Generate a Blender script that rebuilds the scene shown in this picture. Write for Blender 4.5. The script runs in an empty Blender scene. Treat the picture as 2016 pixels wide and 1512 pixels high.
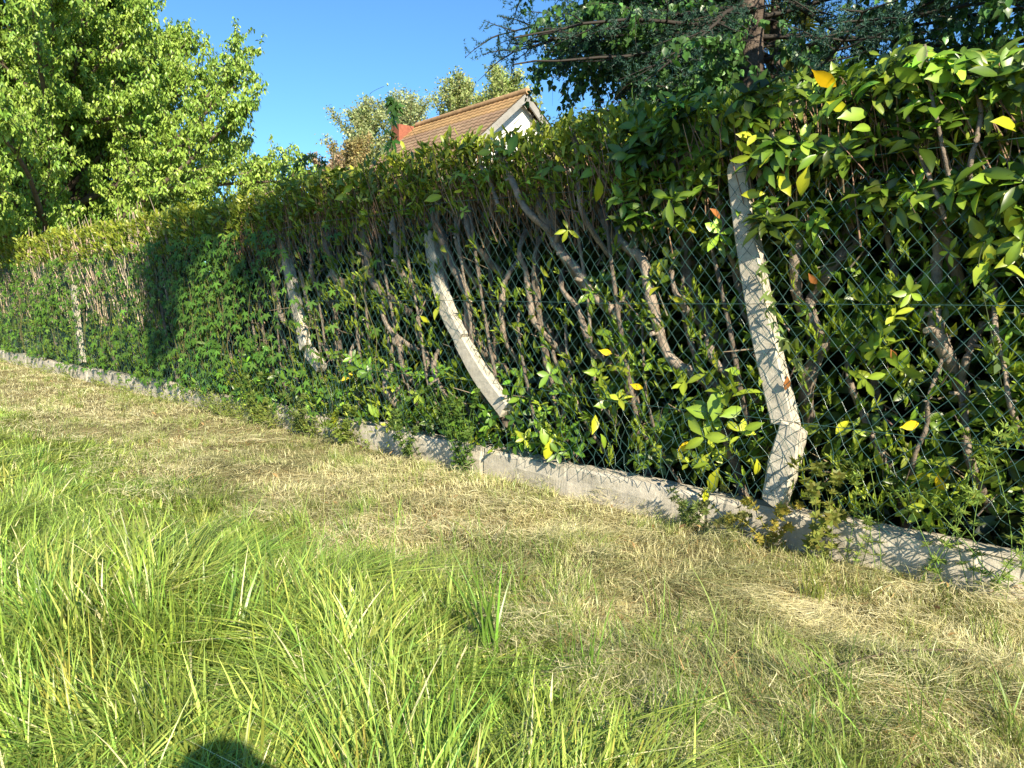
import bpy, math, random
import numpy as np
rad = math.radians
S = bpy.context.scene
RNG = np.random.default_rng(11)
random.seed(5)

# ------------------------------------------------------------------ camera, world, sun, exposure
FPX, CX, CY, PITCH, CAMH = 1480.0, 1008.0, 756.0, math.atan(167/1480.0), 1.35
cam = bpy.data.objects.new('camera', bpy.data.cameras.new('camera'))
S.collection.objects.link(cam); S.camera = cam
cam.data.sensor_width = 36.0; cam.data.lens = 36.0*FPX/2016.0
cam.data.clip_start = 0.05; cam.data.clip_end = 3000
cam.location = (0, 0, CAMH); cam.rotation_euler = (rad(90)-PITCH, 0, 0)

SUN_EL = rad(31.0); SUN_AZ = rad(20.0)                     # sun stands behind the camera, 20 degrees to the right
SDIR = np.array([math.sin(SUN_AZ)*math.cos(SUN_EL), -math.cos(SUN_AZ)*math.cos(SUN_EL), math.sin(SUN_EL)])   # towards the sun
W = bpy.data.worlds.new('World'); S.world = W; W.use_nodes = True
nt = W.node_tree; bg = nt.nodes['Background']
sky = nt.nodes.new('ShaderNodeTexSky'); sky.sky_type = 'NISHITA'; sky.sun_disc = False
sky.sun_elevation = SUN_EL; sky.sun_rotation = math.atan2(SDIR[0], SDIR[1])
sky.altitude = 100; sky.air_density = 1.0; sky.dust_density = 0.0; sky.ozone_density = 3.0
air = nt.nodes.new('ShaderNodeVectorMath'); air.operation = 'MULTIPLY'; air.inputs[1].default_value = (.60, .95, 1.18)   # a clearer, more azure air
nt.links.new(sky.outputs[0], air.inputs[0]); nt.links.new(air.outputs[0], bg.inputs[0]); bg.inputs[1].default_value = 0.085
sun = bpy.data.objects.new('sun', bpy.data.lights.new('sun', 'SUN')); S.collection.objects.link(sun)
sun.data.energy = 5.0; sun.data.angle = rad(0.5); sun.data.color = (1.0, 0.90, 0.70)
from mathutils import Vector
sun.rotation_euler = Vector(-SDIR).to_track_quat('-Z', 'Y').to_euler(); sun.location = (3, -8, 8)
S.view_settings.view_transform = 'Standard'; S.view_settings.look = 'None'
S.view_settings.exposure = 1.05; S.view_settings.gamma = 1.0
S.cycles.max_bounces = 6; S.cycles.diffuse_bounces = 3; S.cycles.glossy_bounces = 2
S.cycles.transmission_bounces = 3; S.cycles.transparent_max_bounces = 4
S.cycles.caustics_reflective = False; S.cycles.caustics_refractive = False

# ------------------------------------------------------------------ the frame of the place: s along the fence (far), q out of it (towards the camera), z up
_a = rad(45.5)
U = np.array([-math.sin(_a), math.cos(_a), 0.0]); N = np.array([-math.cos(_a), -math.sin(_a), 0.0]); UP = np.array([0, 0, 1.0])
O = np.array([2.2, 3.27, 0.0])
def P(s, q, z):
    s = np.asarray(s, float); q = np.asarray(q, float); z = np.asarray(z, float)
    s, q, z = np.broadcast_arrays(s, q, z)
    return O + s[..., None]*U + q[..., None]*N + z[..., None]*UP
def Dv(s, q, z): return P(s, q, z) - O
def ray(px, py):
    x, y = (px-CX)/FPX, -(py-CY)/FPX
    c, s_ = math.cos(PITCH), math.sin(PITCH)
    return np.array([x, c + y*s_, -s_ + y*c])
CAM = np.array([0, 0, CAMH])
def on_fence(px, py, q=0.0):                               # where a line of sight meets the plane q = const: returns (s, z)
    d = ray(px, py); t = np.dot(O + q*N - CAM, N)/np.dot(d, N)
    p = CAM + t*d
    return float(np.dot(p-O, U)), float(p[2])
def at_depth(px, py, Y):
    d = ray(px, py); return CAM + d*(Y/d[1])
def on_ground(px, py):
    d = ray(px, py); return CAM + d*(-CAMH/d[2])

# ------------------------------------------------------------------ numbers
def vnoise(x, y, seed=0):
    r = np.random.default_rng(seed).random((256, 256))
    x = np.asarray(x, float); y = np.asarray(y, float)
    xi = np.floor(x).astype(int); yi = np.floor(y).astype(int); fx = x-xi; fy = y-yi
    fx = fx*fx*(3-2*fx); fy = fy*fy*(3-2*fy)
    a = r[xi % 256, yi % 256]; b = r[(xi+1) % 256, yi % 256]; c = r[xi % 256, (yi+1) % 256]; d = r[(xi+1) % 256, (yi+1) % 256]
    return (a*(1-fx)+b*fx)*(1-fy) + (c*(1-fx)+d*fx)*fy
def fbm(x, y, seed=0):
    return (vnoise(x, y, seed) + .5*vnoise(x*2.1, y*2.1, seed+1) + .25*vnoise(x*4.3, y*4.3, seed+2))/1.75
def nrmz(v): return v/np.maximum(np.linalg.norm(v, axis=-1, keepdims=True), 1e-9)
def rnd(n, a=0., b=1.): return a + (b-a)*RNG.random(n)
def rvec(n): return nrmz(RNG.normal(size=(n, 3)))
def sstep(a, b, x):
    t = np.clip((np.asarray(x, float)-a)/(b-a), 0, 1); return t*t*(3-2*t)

# ------------------------------------------------------------------ materials
def mat(name, color=(.5, .5, .5), rough=.6, spec=.3, attr=False, transl=0., noise=None, bump=None, coat=0.):
    m = bpy.data.materials.new(name); m.use_nodes = True
    t = m.node_tree; b = t.nodes['Principled BSDF']; out = t.nodes['Material Output']
    b.inputs['Roughness'].default_value = rough; b.inputs['Specular IOR Level'].default_value = spec
    b.inputs['Coat Weight'].default_value = coat
    src = None
    if attr:
        a = t.nodes.new('ShaderNodeAttribute'); a.attribute_name = 'tint'; src = a.outputs['Color']
    else:
        r = t.nodes.new('ShaderNodeRGB'); r.outputs[0].default_value = (*color, 1); src = r.outputs[0]
    if noise or bump:
        tc = t.nodes.new('ShaderNodeTexCoord')
    for sc, lo, hi in (noise or []):
        n = t.nodes.new('ShaderNodeTexNoise'); n.inputs['Scale'].default_value = sc; n.inputs['Detail'].default_value = 5
        n.inputs['Roughness'].default_value = .65
        t.links.new(tc.outputs['Object'], n.inputs['Vector'])
        mr = t.nodes.new('ShaderNodeMapRange'); mr.inputs[1].default_value = .3; mr.inputs[2].default_value = .7
        mr.inputs[3].default_value = lo; mr.inputs[4].default_value = hi
        t.links.new(n.outputs[0], mr.inputs[0])
        mx = t.nodes.new('ShaderNodeVectorMath'); mx.operation = 'SCALE'
        t.links.new(src, mx.inputs[0]); t.links.new(mr.outputs[0], mx.inputs['Scale']); src = mx.outputs[0]
    t.links.new(src, b.inputs['Base Color'])
    if bump:
        prev = None
        for sc, dist in bump:
            n = t.nodes.new('ShaderNodeTexNoise'); n.inputs['Scale'].default_value = sc; n.inputs['Detail'].default_value = 6
            t.links.new(tc.outputs['Object'], n.inputs['Vector'])
            bp = t.nodes.new('ShaderNodeBump'); bp.inputs['Distance'].default_value = dist; bp.inputs['Strength'].default_value = .8
            t.links.new(n.outputs[0], bp.inputs['Height'])
            if prev: t.links.new(prev, bp.inputs['Normal'])
            prev = bp.outputs[0]
        t.links.new(prev, b.inputs['Normal'])
    if transl > 0:
        tr = t.nodes.new('ShaderNodeBsdfTranslucent'); mix = t.nodes.new('ShaderNodeMixShader'); mix.inputs[0].default_value = transl
        mc = t.nodes.new('ShaderNodeVectorMath'); mc.operation = 'MULTIPLY'; mc.inputs[1].default_value = (1.15, 1.2, .55)
        t.links.new(src, mc.inputs[0]); t.links.new(mc.outputs[0], tr.inputs[0])
        t.links.new(b.outputs[0], mix.inputs[1]); t.links.new(tr.outputs[0], mix.inputs[2])
        t.links.new(mix.outputs[0], out.inputs[0])
    return m
M = dict(
    leaf=mat('glossy_leaf', attr=True, rough=.36, spec=.45, transl=.22),
    soft=mat('soft_leaf', attr=True, rough=.5, spec=.35, transl=.3),
    grass=mat('grass_blade', attr=True, rough=.38, spec=.5, transl=.25),
    bark=mat('grey_brown_bark', attr=True, rough=.85, spec=.15, noise=[(14, .6, 1.25), (60, .8, 1.15)], bump=[(40, .01), (160, .004)]),
    twig=mat('twig_bark', attr=True, rough=.7, spec=.2),
    trunk=mat('rough_trunk_bark', (.13, .10, .08), rough=.9, spec=.1, noise=[(6, .5, 1.4), (30, .7, 1.2)], bump=[(12, .04), (50, .012)]),
    concrete=mat('weathered_concrete', (.56, .50, .40), rough=.9, spec=.15, noise=[(3, .78, 1.12), (24, .82, 1.1), (130, .85, 1.1)], bump=[(22, .006), (110, .003), (420, .0015)]),
    wire=mat('green_coated_wire', (.04, .10, .09), rough=.24, spec=.6),
    tile=mat('terracotta_tile', attr=True, rough=.8, spec=.15, noise=[(1.2, .8, 1.15), (7, .75, 1.25)]),
    plaster=mat('cream_plaster', (.84, .81, .74), rough=.9, spec=.1, noise=[(1.5, .93, 1.04)]),
    brick=mat('red_brick', (.33, .12, .075), rough=.9, spec=.1, noise=[(9, .7, 1.2)]),
    board=mat('grey_painted_board', (.30, .28, .25), rough=.7, noise=[(5, .8, 1.1)]),
    soil=mat('soil_and_thatch', (.24, .205, .10), rough=.95, spec=.05, noise=[(2, .7, 1.3), (30, .55, 1.4)], bump=[(40, .03), (200, .01)]),
    skin=mat('skin', (.55, .33, .24), rough=.5), cloth=mat('navy_cloth', (.05, .07, .13), rough=.85, noise=[(200, .9, 1.1)]),
    denim=mat('denim', (.07, .10, .18), rough=.9), hair=mat('brown_hair', (.05, .03, .02), rough=.6), black=mat('black_glass', (.015, .015, .017), rough=.2),
)

# ------------------------------------------------------------------ mesh making
def mesh_obj(name, V, F, m, col=None, smooth=True, parent=None, mats=None):
    """F: (n,k) array or list of such arrays."""
    if not isinstance(F, list): F = [F]
    F = [np.asarray(f, np.int32) for f in F if len(f)]
    me = bpy.data.meshes.new(name)
    V = np.asarray(V, np.float32)
    loops = np.concatenate([f.ravel() for f in F]); tot = np.concatenate([np.full(len(f), f.shape[1], np.int32) for f in F])
    start = np.concatenate([[0], np.cumsum(tot)[:-1]]).astype(np.int32)
    me.vertices.add(len(V)); me.vertices.foreach_set('co', V.ravel())
    me.loops.add(len(loops)); me.loops.foreach_set('vertex_index', loops)
    me.polygons.add(len(tot)); me.polygons.foreach_set('loop_start', start)
    me.polygons.foreach_set('use_smooth', np.full(len(tot), smooth, bool))
    if col is not None:
        a = me.color_attributes.new('tint', 'FLOAT_COLOR', 'POINT')
        c4 = np.ones((len(V), 4), np.float32); c4[:, :3] = np.clip(col, 0, 1); a.data.foreach_set('color', c4.ravel())
    me.update(calc_edges=True)
    if m is not None: me.materials.append(m)
    o = bpy.data.objects.new(name, me); S.collection.objects.link(o)
    if parent is not None: put(o, parent)
    return o
def put(o, parent):                                        # parent without moving
    o.parent = parent; o.matrix_parent_inverse = parent.matrix_basis.inverted()
def tag(o, label=None, cat=None, group=None, kind=None):
    if label: o['label'] = label
    if cat: o['category'] = cat
    if group: o['group'] = group
    if kind: o['kind'] = kind
    return o
def thing(name, loc, label, cat, group=None):
    o = bpy.data.objects.new(name, None); S.collection.objects.link(o); o.empty_display_size = .2
    o.location = [float(v) for v in loc]; bpy.context.view_layer.update()
    return tag(o, label, cat, group)

class Geo:                                                 # collects numpy geometry for one mesh
    def __init__(s): s.V, s.Q, s.T, s.C, s.n = [], [], [], [], 0
    def add(s, V, F, C=None):
        V = np.asarray(V, float).reshape(-1, 3); F = np.asarray(F, np.int64)
        s.V.append(V); (s.Q if F.shape[1] == 4 else s.T).append(F+s.n)
        C = np.ones((len(V), 3))*.5 if C is None else np.broadcast_to(np.asarray(C, float), (len(V), 3))
        s.C.append(C); s.n += len(V)
    def build(s, name, m, parent=None, smooth=True, attr=True):
        if not s.V: return None
        F = []
        if s.Q: F.append(np.concatenate(s.Q))
        if s.T: F.append(np.concatenate(s.T))
        return mesh_obj(name, np.concatenate(s.V), F, m, np.concatenate(s.C) if attr else None, smooth, parent)

def frames(axis, normal):
    a = nrmz(axis); x = nrmz(np.cross(a, normal)); n = np.cross(x, a)
    return np.stack([x, a, n], -1)                         # local x = width, y = length, z = face normal
def scatter(g, tpl, pos, R, scl, col):
    tv, tf, tc = tpl; n = len(pos)
    if n == 0: return
    scl = np.asarray(scl, float)
    if scl.ndim == 1: scl = np.stack([scl]*3, -1)
    V = tv[None]*scl[:, None, :]
    V = np.einsum('nij,nvj->nvi', R, V) + pos[:, None, :]
    F = tf[None] + (np.arange(n)*len(tv))[:, None, None]
    C = np.asarray(col)[:, None, :]*tc[None]*np.array([1.12, 1., .85])
    g.add(V.reshape(-1, 3), F.reshape(-1, tf.shape[1]), C.reshape(-1, 3))
def leaf_tpl(prof, fold=.25, droop=.15, rib=1.35, wave=0., cols=3):
    """prof: list of (t, halfwidth); three points across with a paler midrib."""
    V, F, C = [], [], []
    for i, (t, w) in enumerate(prof):
        for k in (-1, 0, 1):
            V.append((k*w, t - .0, -droop*t*t + abs(k)*w*fold + (wave*math.sin(i*2.1+k) if k else 0)))
            C.append([rib, rib, rib*.9] if k == 0 else [1, 1, 1])
    n = len(prof)
    for i in range(n-1):
        for k in (0, 1):
            a = i*3+k; F.append((a, a+1, a+4, a+3))
    return np.array(V), np.array(F), np.array(C)
LAUREL = leaf_tpl([(0, .008), (.12, .04), (.32, .145), (.58, .195), (.82, .13), (.95, .045), (1, .004)], .22, .16, 1.4, .012)
LAUREL2 = leaf_tpl([(0, .008), (.15, .06), (.4, .16), (.65, .18), (.86, .10), (1, .004)], .45, .42, 1.35, .02)
LAURLO = leaf_tpl([(0, .01), (.3, .14), (.7, .17), (1, .01)], .3, .2, 1.25)
YOUNG = leaf_tpl([(0, .012), (.3, .11), (.65, .12), (1, .004)], .5, -.12, 1.2)
CHERRY = leaf_tpl([(0, .02), (.3, .21), (.65, .22), (1, .01)], .35, .45, 1.2)
OVATE = leaf_tpl([(0, .02), (.22, .36), (.5, .30), (1, .0)], .2, .15, 1.1)
QUAD = (np.array([(-.5, 0, 0), (.5, .1, .05), (.45, 1, -.05), (-.4, .9, .05)]), np.array([(0, 1, 2, 3)]), np.ones((4, 3)))
DIAM = (np.array([(0, 0, 0), (.28, .45, .06), (0, 1, -.08), (-.28, .45, .06)]), np.array([(0, 1, 2, 3)]), np.ones((4, 3)))
def palmate(lobes=5):
    V = [(0, .12, 0)]; C = [(1.25, 1.25, 1.1)]; F = []
    ang = [rad(x) for x in ((-118, -58, 0, 58, 118) if lobes == 5 else (-75, 0, 75))]
    ln = (.5, .82, 1, .82, .5) if lobes == 5 else (.7, 1, .7)
    pts = []
    for i, (a, l) in enumerate(zip(ang, ln)):
        w = .24
        for da, r in ((-w, l*.62), (0, l), (w, l*.62)):
            pts.append((math.sin(a+da)*r, .12+math.cos(a+da)*r, -.16*r*r))
        if i < len(ang)-1:
            m_ = (a+ang[i+1])/2; pts.append((math.sin(m_)*.30, .12+math.cos(m_)*.30, .05))
    for i, p in enumerate(pts): V.append(p); C.append((1, 1, 1))
    for i in range(len(pts)-1): F.append((0, i+1, i+2))
    return np.array(V), np.array(F), np.array(C)
HOP = palmate(5); IVY = palmate(3)

def tube(g, pts, rads, k=7, col=(.2, .16, .12), cap=True, wob=0.):
    pts = np.asarray(pts, float); n = len(pts); rads = np.broadcast_to(np.asarray(rads, float), (n,))
    t = np.gradient(pts, axis=0) if n > 2 else np.repeat((pts[1]-pts[0])[None], 2, 0)
    t = nrmz(t); ref = np.array([0.31, .22, .92]) if abs(t[0][2]) < .9 else np.array([1., .2, 0])
    x = nrmz(np.cross(t, ref)); y = np.cross(t, x)
    th = np.arange(k)*2*math.pi/k
    r = rads[:, None]*(1 + (wob*RNG.normal(size=(n, k)) if wob else 0))
    V = pts[:, None] + r[..., None]*(np.cos(th)[None, :, None]*x[:, None] + np.sin(th)[None, :, None]*y[:, None])
    i = np.arange(n-1)[:, None]*k; j = np.arange(k)[None]; j2 = (j+1) % k
    F = np.stack([i+j, i+j2, i+k+j2, i+k+j], -1).reshape(-1, 4)
    C = np.broadcast_to(np.asarray(col, float), (n*k, 3))
    g.add(V.reshape(-1, 3), F, C)
    if cap:
        for e, s_ in ((0, pts[0]), (n-1, pts[-1])):
            ring = V[e]; vv = np.vstack([ring, s_[None]])
            f = [(k, (a+1) % k, a) if e == 0 else (k, a, (a+1) % k) for a in range(k)]
            g.add(vv, f, np.minimum(np.asarray(C[0])*(1.6 if e else 1), 1))
def prisms(g, A, B, ra, rb, col, k=3):
    A = np.asarray(A, float); B = np.asarray(B, float); n = len(A)
    if n == 0: return
    t = nrmz(B-A); ref = np.where(np.abs(t[:, 2:3]) < .85, np.array([[0, 0, 1.]]), np.array([[1., 0, 0]]))
    x = nrmz(np.cross(t, ref)); y = np.cross(t, x); th = np.arange(k)*2*math.pi/k
    o = np.cos(th)[None, :, None]*x[:, None] + np.sin(th)[None, :, None]*y[:, None]
    ra = np.broadcast_to(ra, (n,)); rb = np.broadcast_to(rb, (n,))
    V = np.concatenate([A[:, None]+o*ra[:, None, None], B[:, None]+o*rb[:, None, None]], 1)
    j = np.arange(k); f = np.stack([j, (j+1) % k, (j+1) % k+k, j+k], -1)
    F = f[None] + (np.arange(n)*2*k)[:, None, None]
    C = np.broadcast_to(np.asarray(col, float), (n, 3)) if np.ndim(col) == 1 else np.asarray(col)
    g.add(V.reshape(-1, 3), F.reshape(-1, 4), np.repeat(C, 2*k, 0))
def smooth_path(pts, n=24, jit=0.):
    pts = np.asarray(pts, float); m = len(pts); t = np.linspace(0, m-1, n); out = []
    for tt in t:
        i = min(int(tt), m-2); f = tt-i
        p0, p1, p2, p3 = pts[max(i-1, 0)], pts[i], pts[i+1], pts[min(i+2, m-1)]
        out.append(.5*((2*p1)+(-p0+p2)*f+(2*p0-5*p1+4*p2-p3)*f*f+(-p0+3*p1-3*p2+p3)*f**3))
    out = np.array(out)
    if jit: out[1:-1] += RNG.normal(size=(n-2, out.shape[1]))*jit
    return out
def blend(c1, c2, t): t = np.clip(np.asarray(t), 0, 1.2)[:, None]; return np.asarray(c1)*(1-t)+np.asarray(c2)*t
def vary(col, n, v=.18, h=.06):
    c = np.broadcast_to(np.asarray(col, float), (n, 3))*np.exp(RNG.normal(size=(n, 1))*v)
    return c*np.exp(RNG.normal(size=(n, 3))*h)

# ================================================================== GROUND
def ground_h(x, y):
    q = (np.stack([x, y], -1)-O[:2])@N[:2]
    near = np.exp(-((x**2+y**2)/900.))
    return near*((fbm(x*1.3+7, y*1.3+3, 21)-.5)*.13 + (fbm(x*4.2, y*4.2, 31)-.5)*.085)*sstep(-.2, .4, q)*.9
gx = np.unique(np.concatenate([np.linspace(-600, -26, 20), np.linspace(-26, 12, 260), np.linspace(12, 600, 20)]))
gy = np.unique(np.concatenate([np.linspace(-300, -8, 12), np.linspace(-8, 30, 260), np.linspace(30, 900, 24)]))
XX, YY = np.meshgrid(gx, gy, indexing='ij')
GV = np.stack([XX, YY, ground_h(XX, YY)], -1).reshape(-1, 3)
ii, jj = np.meshgrid(np.arange(len(gx)-1), np.arange(len(gy)-1), indexing='ij'); k0 = (ii*len(gy)+jj).ravel()
ground = mesh_obj('ground', GV, np.stack([k0, k0+len(gy), k0+len(gy)+1, k0+1], -1), M['soil'])
tag(ground, 'uneven earth with dry thatch showing between the grass', 'ground', kind='structure')

# ================================================================== CONCRETE KERB WALL
WALL_H, WT = .215, .17
g = Geo(); ns = 1500; sL = np.linspace(-3.5, 34, ns)
prof = [(0.006, -.12), (0.0, .03), (.0, .12), (-.002, WALL_H-.018), (-.016, WALL_H), (-.09, WALL_H+.004), (-WT+.015, WALL_H), (-WT, WALL_H-.02), (-WT, -.12)]
V = []
for k, (q, z) in enumerate(prof):
    jz = (fbm(sL*2.2, np.full(ns, k*3.), 41)-.5)*.035*(z > .1) + (fbm(sL*.6, np.full(ns, 1.), 42)-.5)*.08*(z > .1)
    jq = (fbm(sL*3.2, np.full(ns, k*2.+9), 43)-.5)*.035
    chip = np.where(vnoise(sL*4, sL*0+3, 44) > .80, -.012, 0)*(k in (3, 4))
    V.append(P(sL, q+jq+chip-.012*(np.abs((sL+.4) % 1.9-.95) > .935)*(z > -.1), z+jz-.006*(np.abs((sL+.4) % 1.9-.95) > .93)*(z > .1)))
V = np.stack(V, 1); kk = len(prof)
i_ = np.arange(ns-1)[:, None]*kk; j_ = np.arange(kk-1)[None]
g.add(V.reshape(-1, 3), np.stack([i_+j_, i_+kk+j_, i_+kk+j_+1, i_+j_+1], -1).reshape(-1, 4)[:, ::-1], (1, 1, 1))
kerb = g.build('concrete_wall', M['concrete'], smooth=False, attr=False)
tag(kerb, 'low weathered grey concrete kerb wall running along the foot of the hedge', 'wall')

# ================================================================== BROKEN FENCE POSTS
def post_piece(name, ctr, widths, parent, q0, thick=.085, round_top=False, ragged=(0, 0), qs=None):
    """ctr: list of (px,py) of the centre line; the piece is a real slab standing in the fence plane."""
    qk = [q0 + (0. if qs is None else float(np.interp(i/(len(ctr)-1), np.linspace(0, 1, len(qs)), qs))) for i in range(len(ctr))]
    c = np.array([on_fence(x, y, k) for (x, y), k in zip(ctr, qk)])     # s,z
    c = smooth_path(c, 22); n = len(c)
    w = np.interp(np.linspace(0, 1, n), np.linspace(0, 1, len(widths)), widths)
    t = nrmz(np.gradient(c, axis=0)); side = np.stack([-t[:, 1], t[:, 0]], -1)
    qq = np.full(n, q0) if qs is None else np.interp(np.linspace(0, 1, n), np.linspace(0, 1, len(qs)), qs)+q0
    if round_top:
        d = np.concatenate([[0], np.cumsum(np.linalg.norm(np.diff(c, axis=0), axis=1))])
        r = w[0]/2; kx = np.clip(d/r, 0, 1)
        # denser rows in the rounded end
        extra = np.linspace(0, 1, 9)**2*r
        newd = np.unique(np.concatenate([extra, d[d > r]])); c = np.stack([np.interp(newd, d, c[:, 0]), np.interp(newd, d, c[:, 1])], -1)
        w = np.interp(newd, d, w); qq = np.interp(newd, d, qq); side = np.stack([np.interp(newd, d, side[:, 0]), np.interp(newd, d, side[:, 1])], -1)
        w = w*np.sqrt(np.clip(1-(1-np.clip(newd/r, 0, 1))**2, .004, 1)); n = len(c)
    ring = [(-.5, -.42), (-.42, -.5), (0, -.5), (.42, -.5), (.5, -.42), (.5, .38), (.42, .5), (0, .5), (-.42, .5), (-.5, .38)]
    rows = []
    tg = nrmz(np.gradient(c, axis=0))
    for i in range(n):
        for a, b in ring:
            off = 0.
            if i == 0 and ragged[0]: off = -ragged[0]*(.5+RNG.random())*(.6+a)
            if i == n-1 and ragged[1]: off = ragged[1]*(RNG.random())*(.8-a)
            sz = c[i]+side[i]*a*w[i]+tg[i]*off+RNG.normal(size=2)*.0008
            rows.append(P(sz[0], qq[i]+b*thick+RNG.normal()*.0007, sz[1]))
    k = len(ring); V = np.array(rows)
    i_ = np.arange(n-1)[:, None]*k; j_ = np.arange(k)[None]
    F = np.stack([i_+j_, i_+(j_+1) % k, i_+k+(j_+1) % k, i_+k+j_], -1).reshape(-1, 4)
    gg = Geo(); gg.add(V, F)
    for e in (0, n-1):
        vv = np.vstack([V[e*k:(e+1)*k], V[e*k:(e+1)*k].mean(0, keepdims=True)])
        gg.add(vv, [(k, a, (a+1) % k) for a in range(k)])
    return gg.build(name, M['concrete'], parent, smooth=False, attr=False)
def post(label, pieces, base):
    s, z = on_fence(*base, -.05)
    t = thing('fence_post', P(s, -.05, max(z, .0)), label, 'fence post', 'broken concrete fence posts')
    for nm, kw in pieces: post_piece(nm, parent=t, **kw)
    return t
post('tall concrete post with rounded top, broken near its foot, nearest the right edge',
     [('shaft', dict(ctr=[(1452, 317), (1474, 480), (1506, 660), (1545, 828)], widths=[.108, .118, .128, .135, .135], q0=-.055, round_top=True, ragged=(0, .06))),
      ('stump', dict(ctr=[(1561, 846), (1526, 984)], widths=[.125, .15, .12], q0=-.01, thick=.10, ragged=(.035, .03)))], (1530, 985))
post('grey concrete post cracked at its middle, broken foot hanging free above the kerb',
     [('shaft', dict(ctr=[(848, 455), (863, 550), (884, 618), (909, 668)], widths=[.12, .125, .125], q0=-.055, round_top=True, ragged=(0, .02), qs=[-.22, 0])),
      ('broken_foot', dict(ctr=[(911, 674), (948, 740), (997, 806)], widths=[.12, .135, .13], q0=-.035, ragged=(.035, .05), qs=[0, .04]))], (995, 806))
post('grey concrete post snapped in two beside the dark hollow under the hop vine',
     [('shaft', dict(ctr=[(553, 450), (578, 570), (601, 684)], widths=[.12, .12, .125], q0=-.055, round_top=True, ragged=(0, .02), qs=[-.22, 0])),
      ('broken_foot', dict(ctr=[(609, 693), (632, 722)], widths=[.12, .11], q0=-.04, ragged=(.02, .05)))], (632, 722))
post('distant pale concrete post half hidden among the vine leaves on the left',
     [('shaft', dict(ctr=[(146, 560), (151, 620), (157, 670), (163, 712)], widths=[.13, .13], q0=-.03, ragged=(0, .03)))], (163, 712))

# ================================================================== CHAIN LINK FENCE
FB = P(8, 0, 0)
fence = thing('chain_link_fence', FB, 'dark green chain link fence sagging over the kerb in front of the hedge', 'fence')
def fence_q(s, z):                                         # how far the mesh stands out of the fence plane
    low = 1-sstep(.25, 1.1, z)
    return .012 + .05*np.exp(-((z-.55)/.3)**2)*(vnoise(s*.6, z*0, 51)) + low*(fbm(s*1.4, z*2, 52)-.35)*.16 + (fbm(s*.9, z*1.1, 53)-.5)*.05
CW, CH = .0425, .052
ni = int((27+2.6)/CW); nj = int(1.86/CH)
I, J = np.meshgrid(np.arange(ni), np.arange(nj), indexing='ij'); ok = (I+J) % 2 == 0
s0 = -2.6+I*CW; z0 = .235+J*CH
low = 1-sstep(.3, .95, z0)
sag = (fbm(s0*.5, z0*0+2, 54)-.5)*.10*sstep(.2, 1, z0)
s1 = s0 + (fbm(s0*2.0, z0*2.0, 55)-.5)*.18*(.2+low) + RNG.normal(size=s0.shape)*.0035*(1+2.5*low) + .10*low*np.sin(s0*1.7)
z1 = z0 + sag + (fbm(s0*2.3, z0*2.6, 56)-.5)*.16*low + RNG.normal(size=s0.shape)*.003*(1+2.5*low) - low*low*.03*np.sin(s0*2.3+1)
z1 = np.maximum(z1, .20)
NP = P(s1, fence_q(s0, z0)+np.where((I % 2) == 0, .003, -.003), z1)
g = Geo()
for di in (1, -1):
    a = ok[:, :-1] & True
    Ii, Jj = np.nonzero(a); t = Ii+di; v = (t >= 0) & (t < ni); Ii, Jj, t = Ii[v], Jj[v], t[v]
    hole = (vnoise(s0[Ii, Jj]*3.1, z0[Ii, Jj]*3.1, 57) > .93) & (z0[Ii, Jj] < .7)
    Ii, Jj, t = Ii[~hole], Jj[~hole], t[~hole]
    prisms(g, NP[Ii, Jj], NP[t, Jj+1], .0015, .0015, (1, 1, 1), 4)
g.build('wire_mesh', M['wire'], fence, attr=False)
for zz, sg in ((2.055, .05), (1.33, .015), (.72, .03)):
    g = Geo(); ss = np.linspace(-2.5, 26, 160)
    tube(g, P(ss, fence_q(ss, np.full(160, zz))+.008, zz+(fbm(ss*.5, ss*0+2, 54)-.5)*sg*2), .0019, 4, (1, 1, 1))
    g.build('tension_wire', M['wire'], fence, attr=False)

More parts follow.
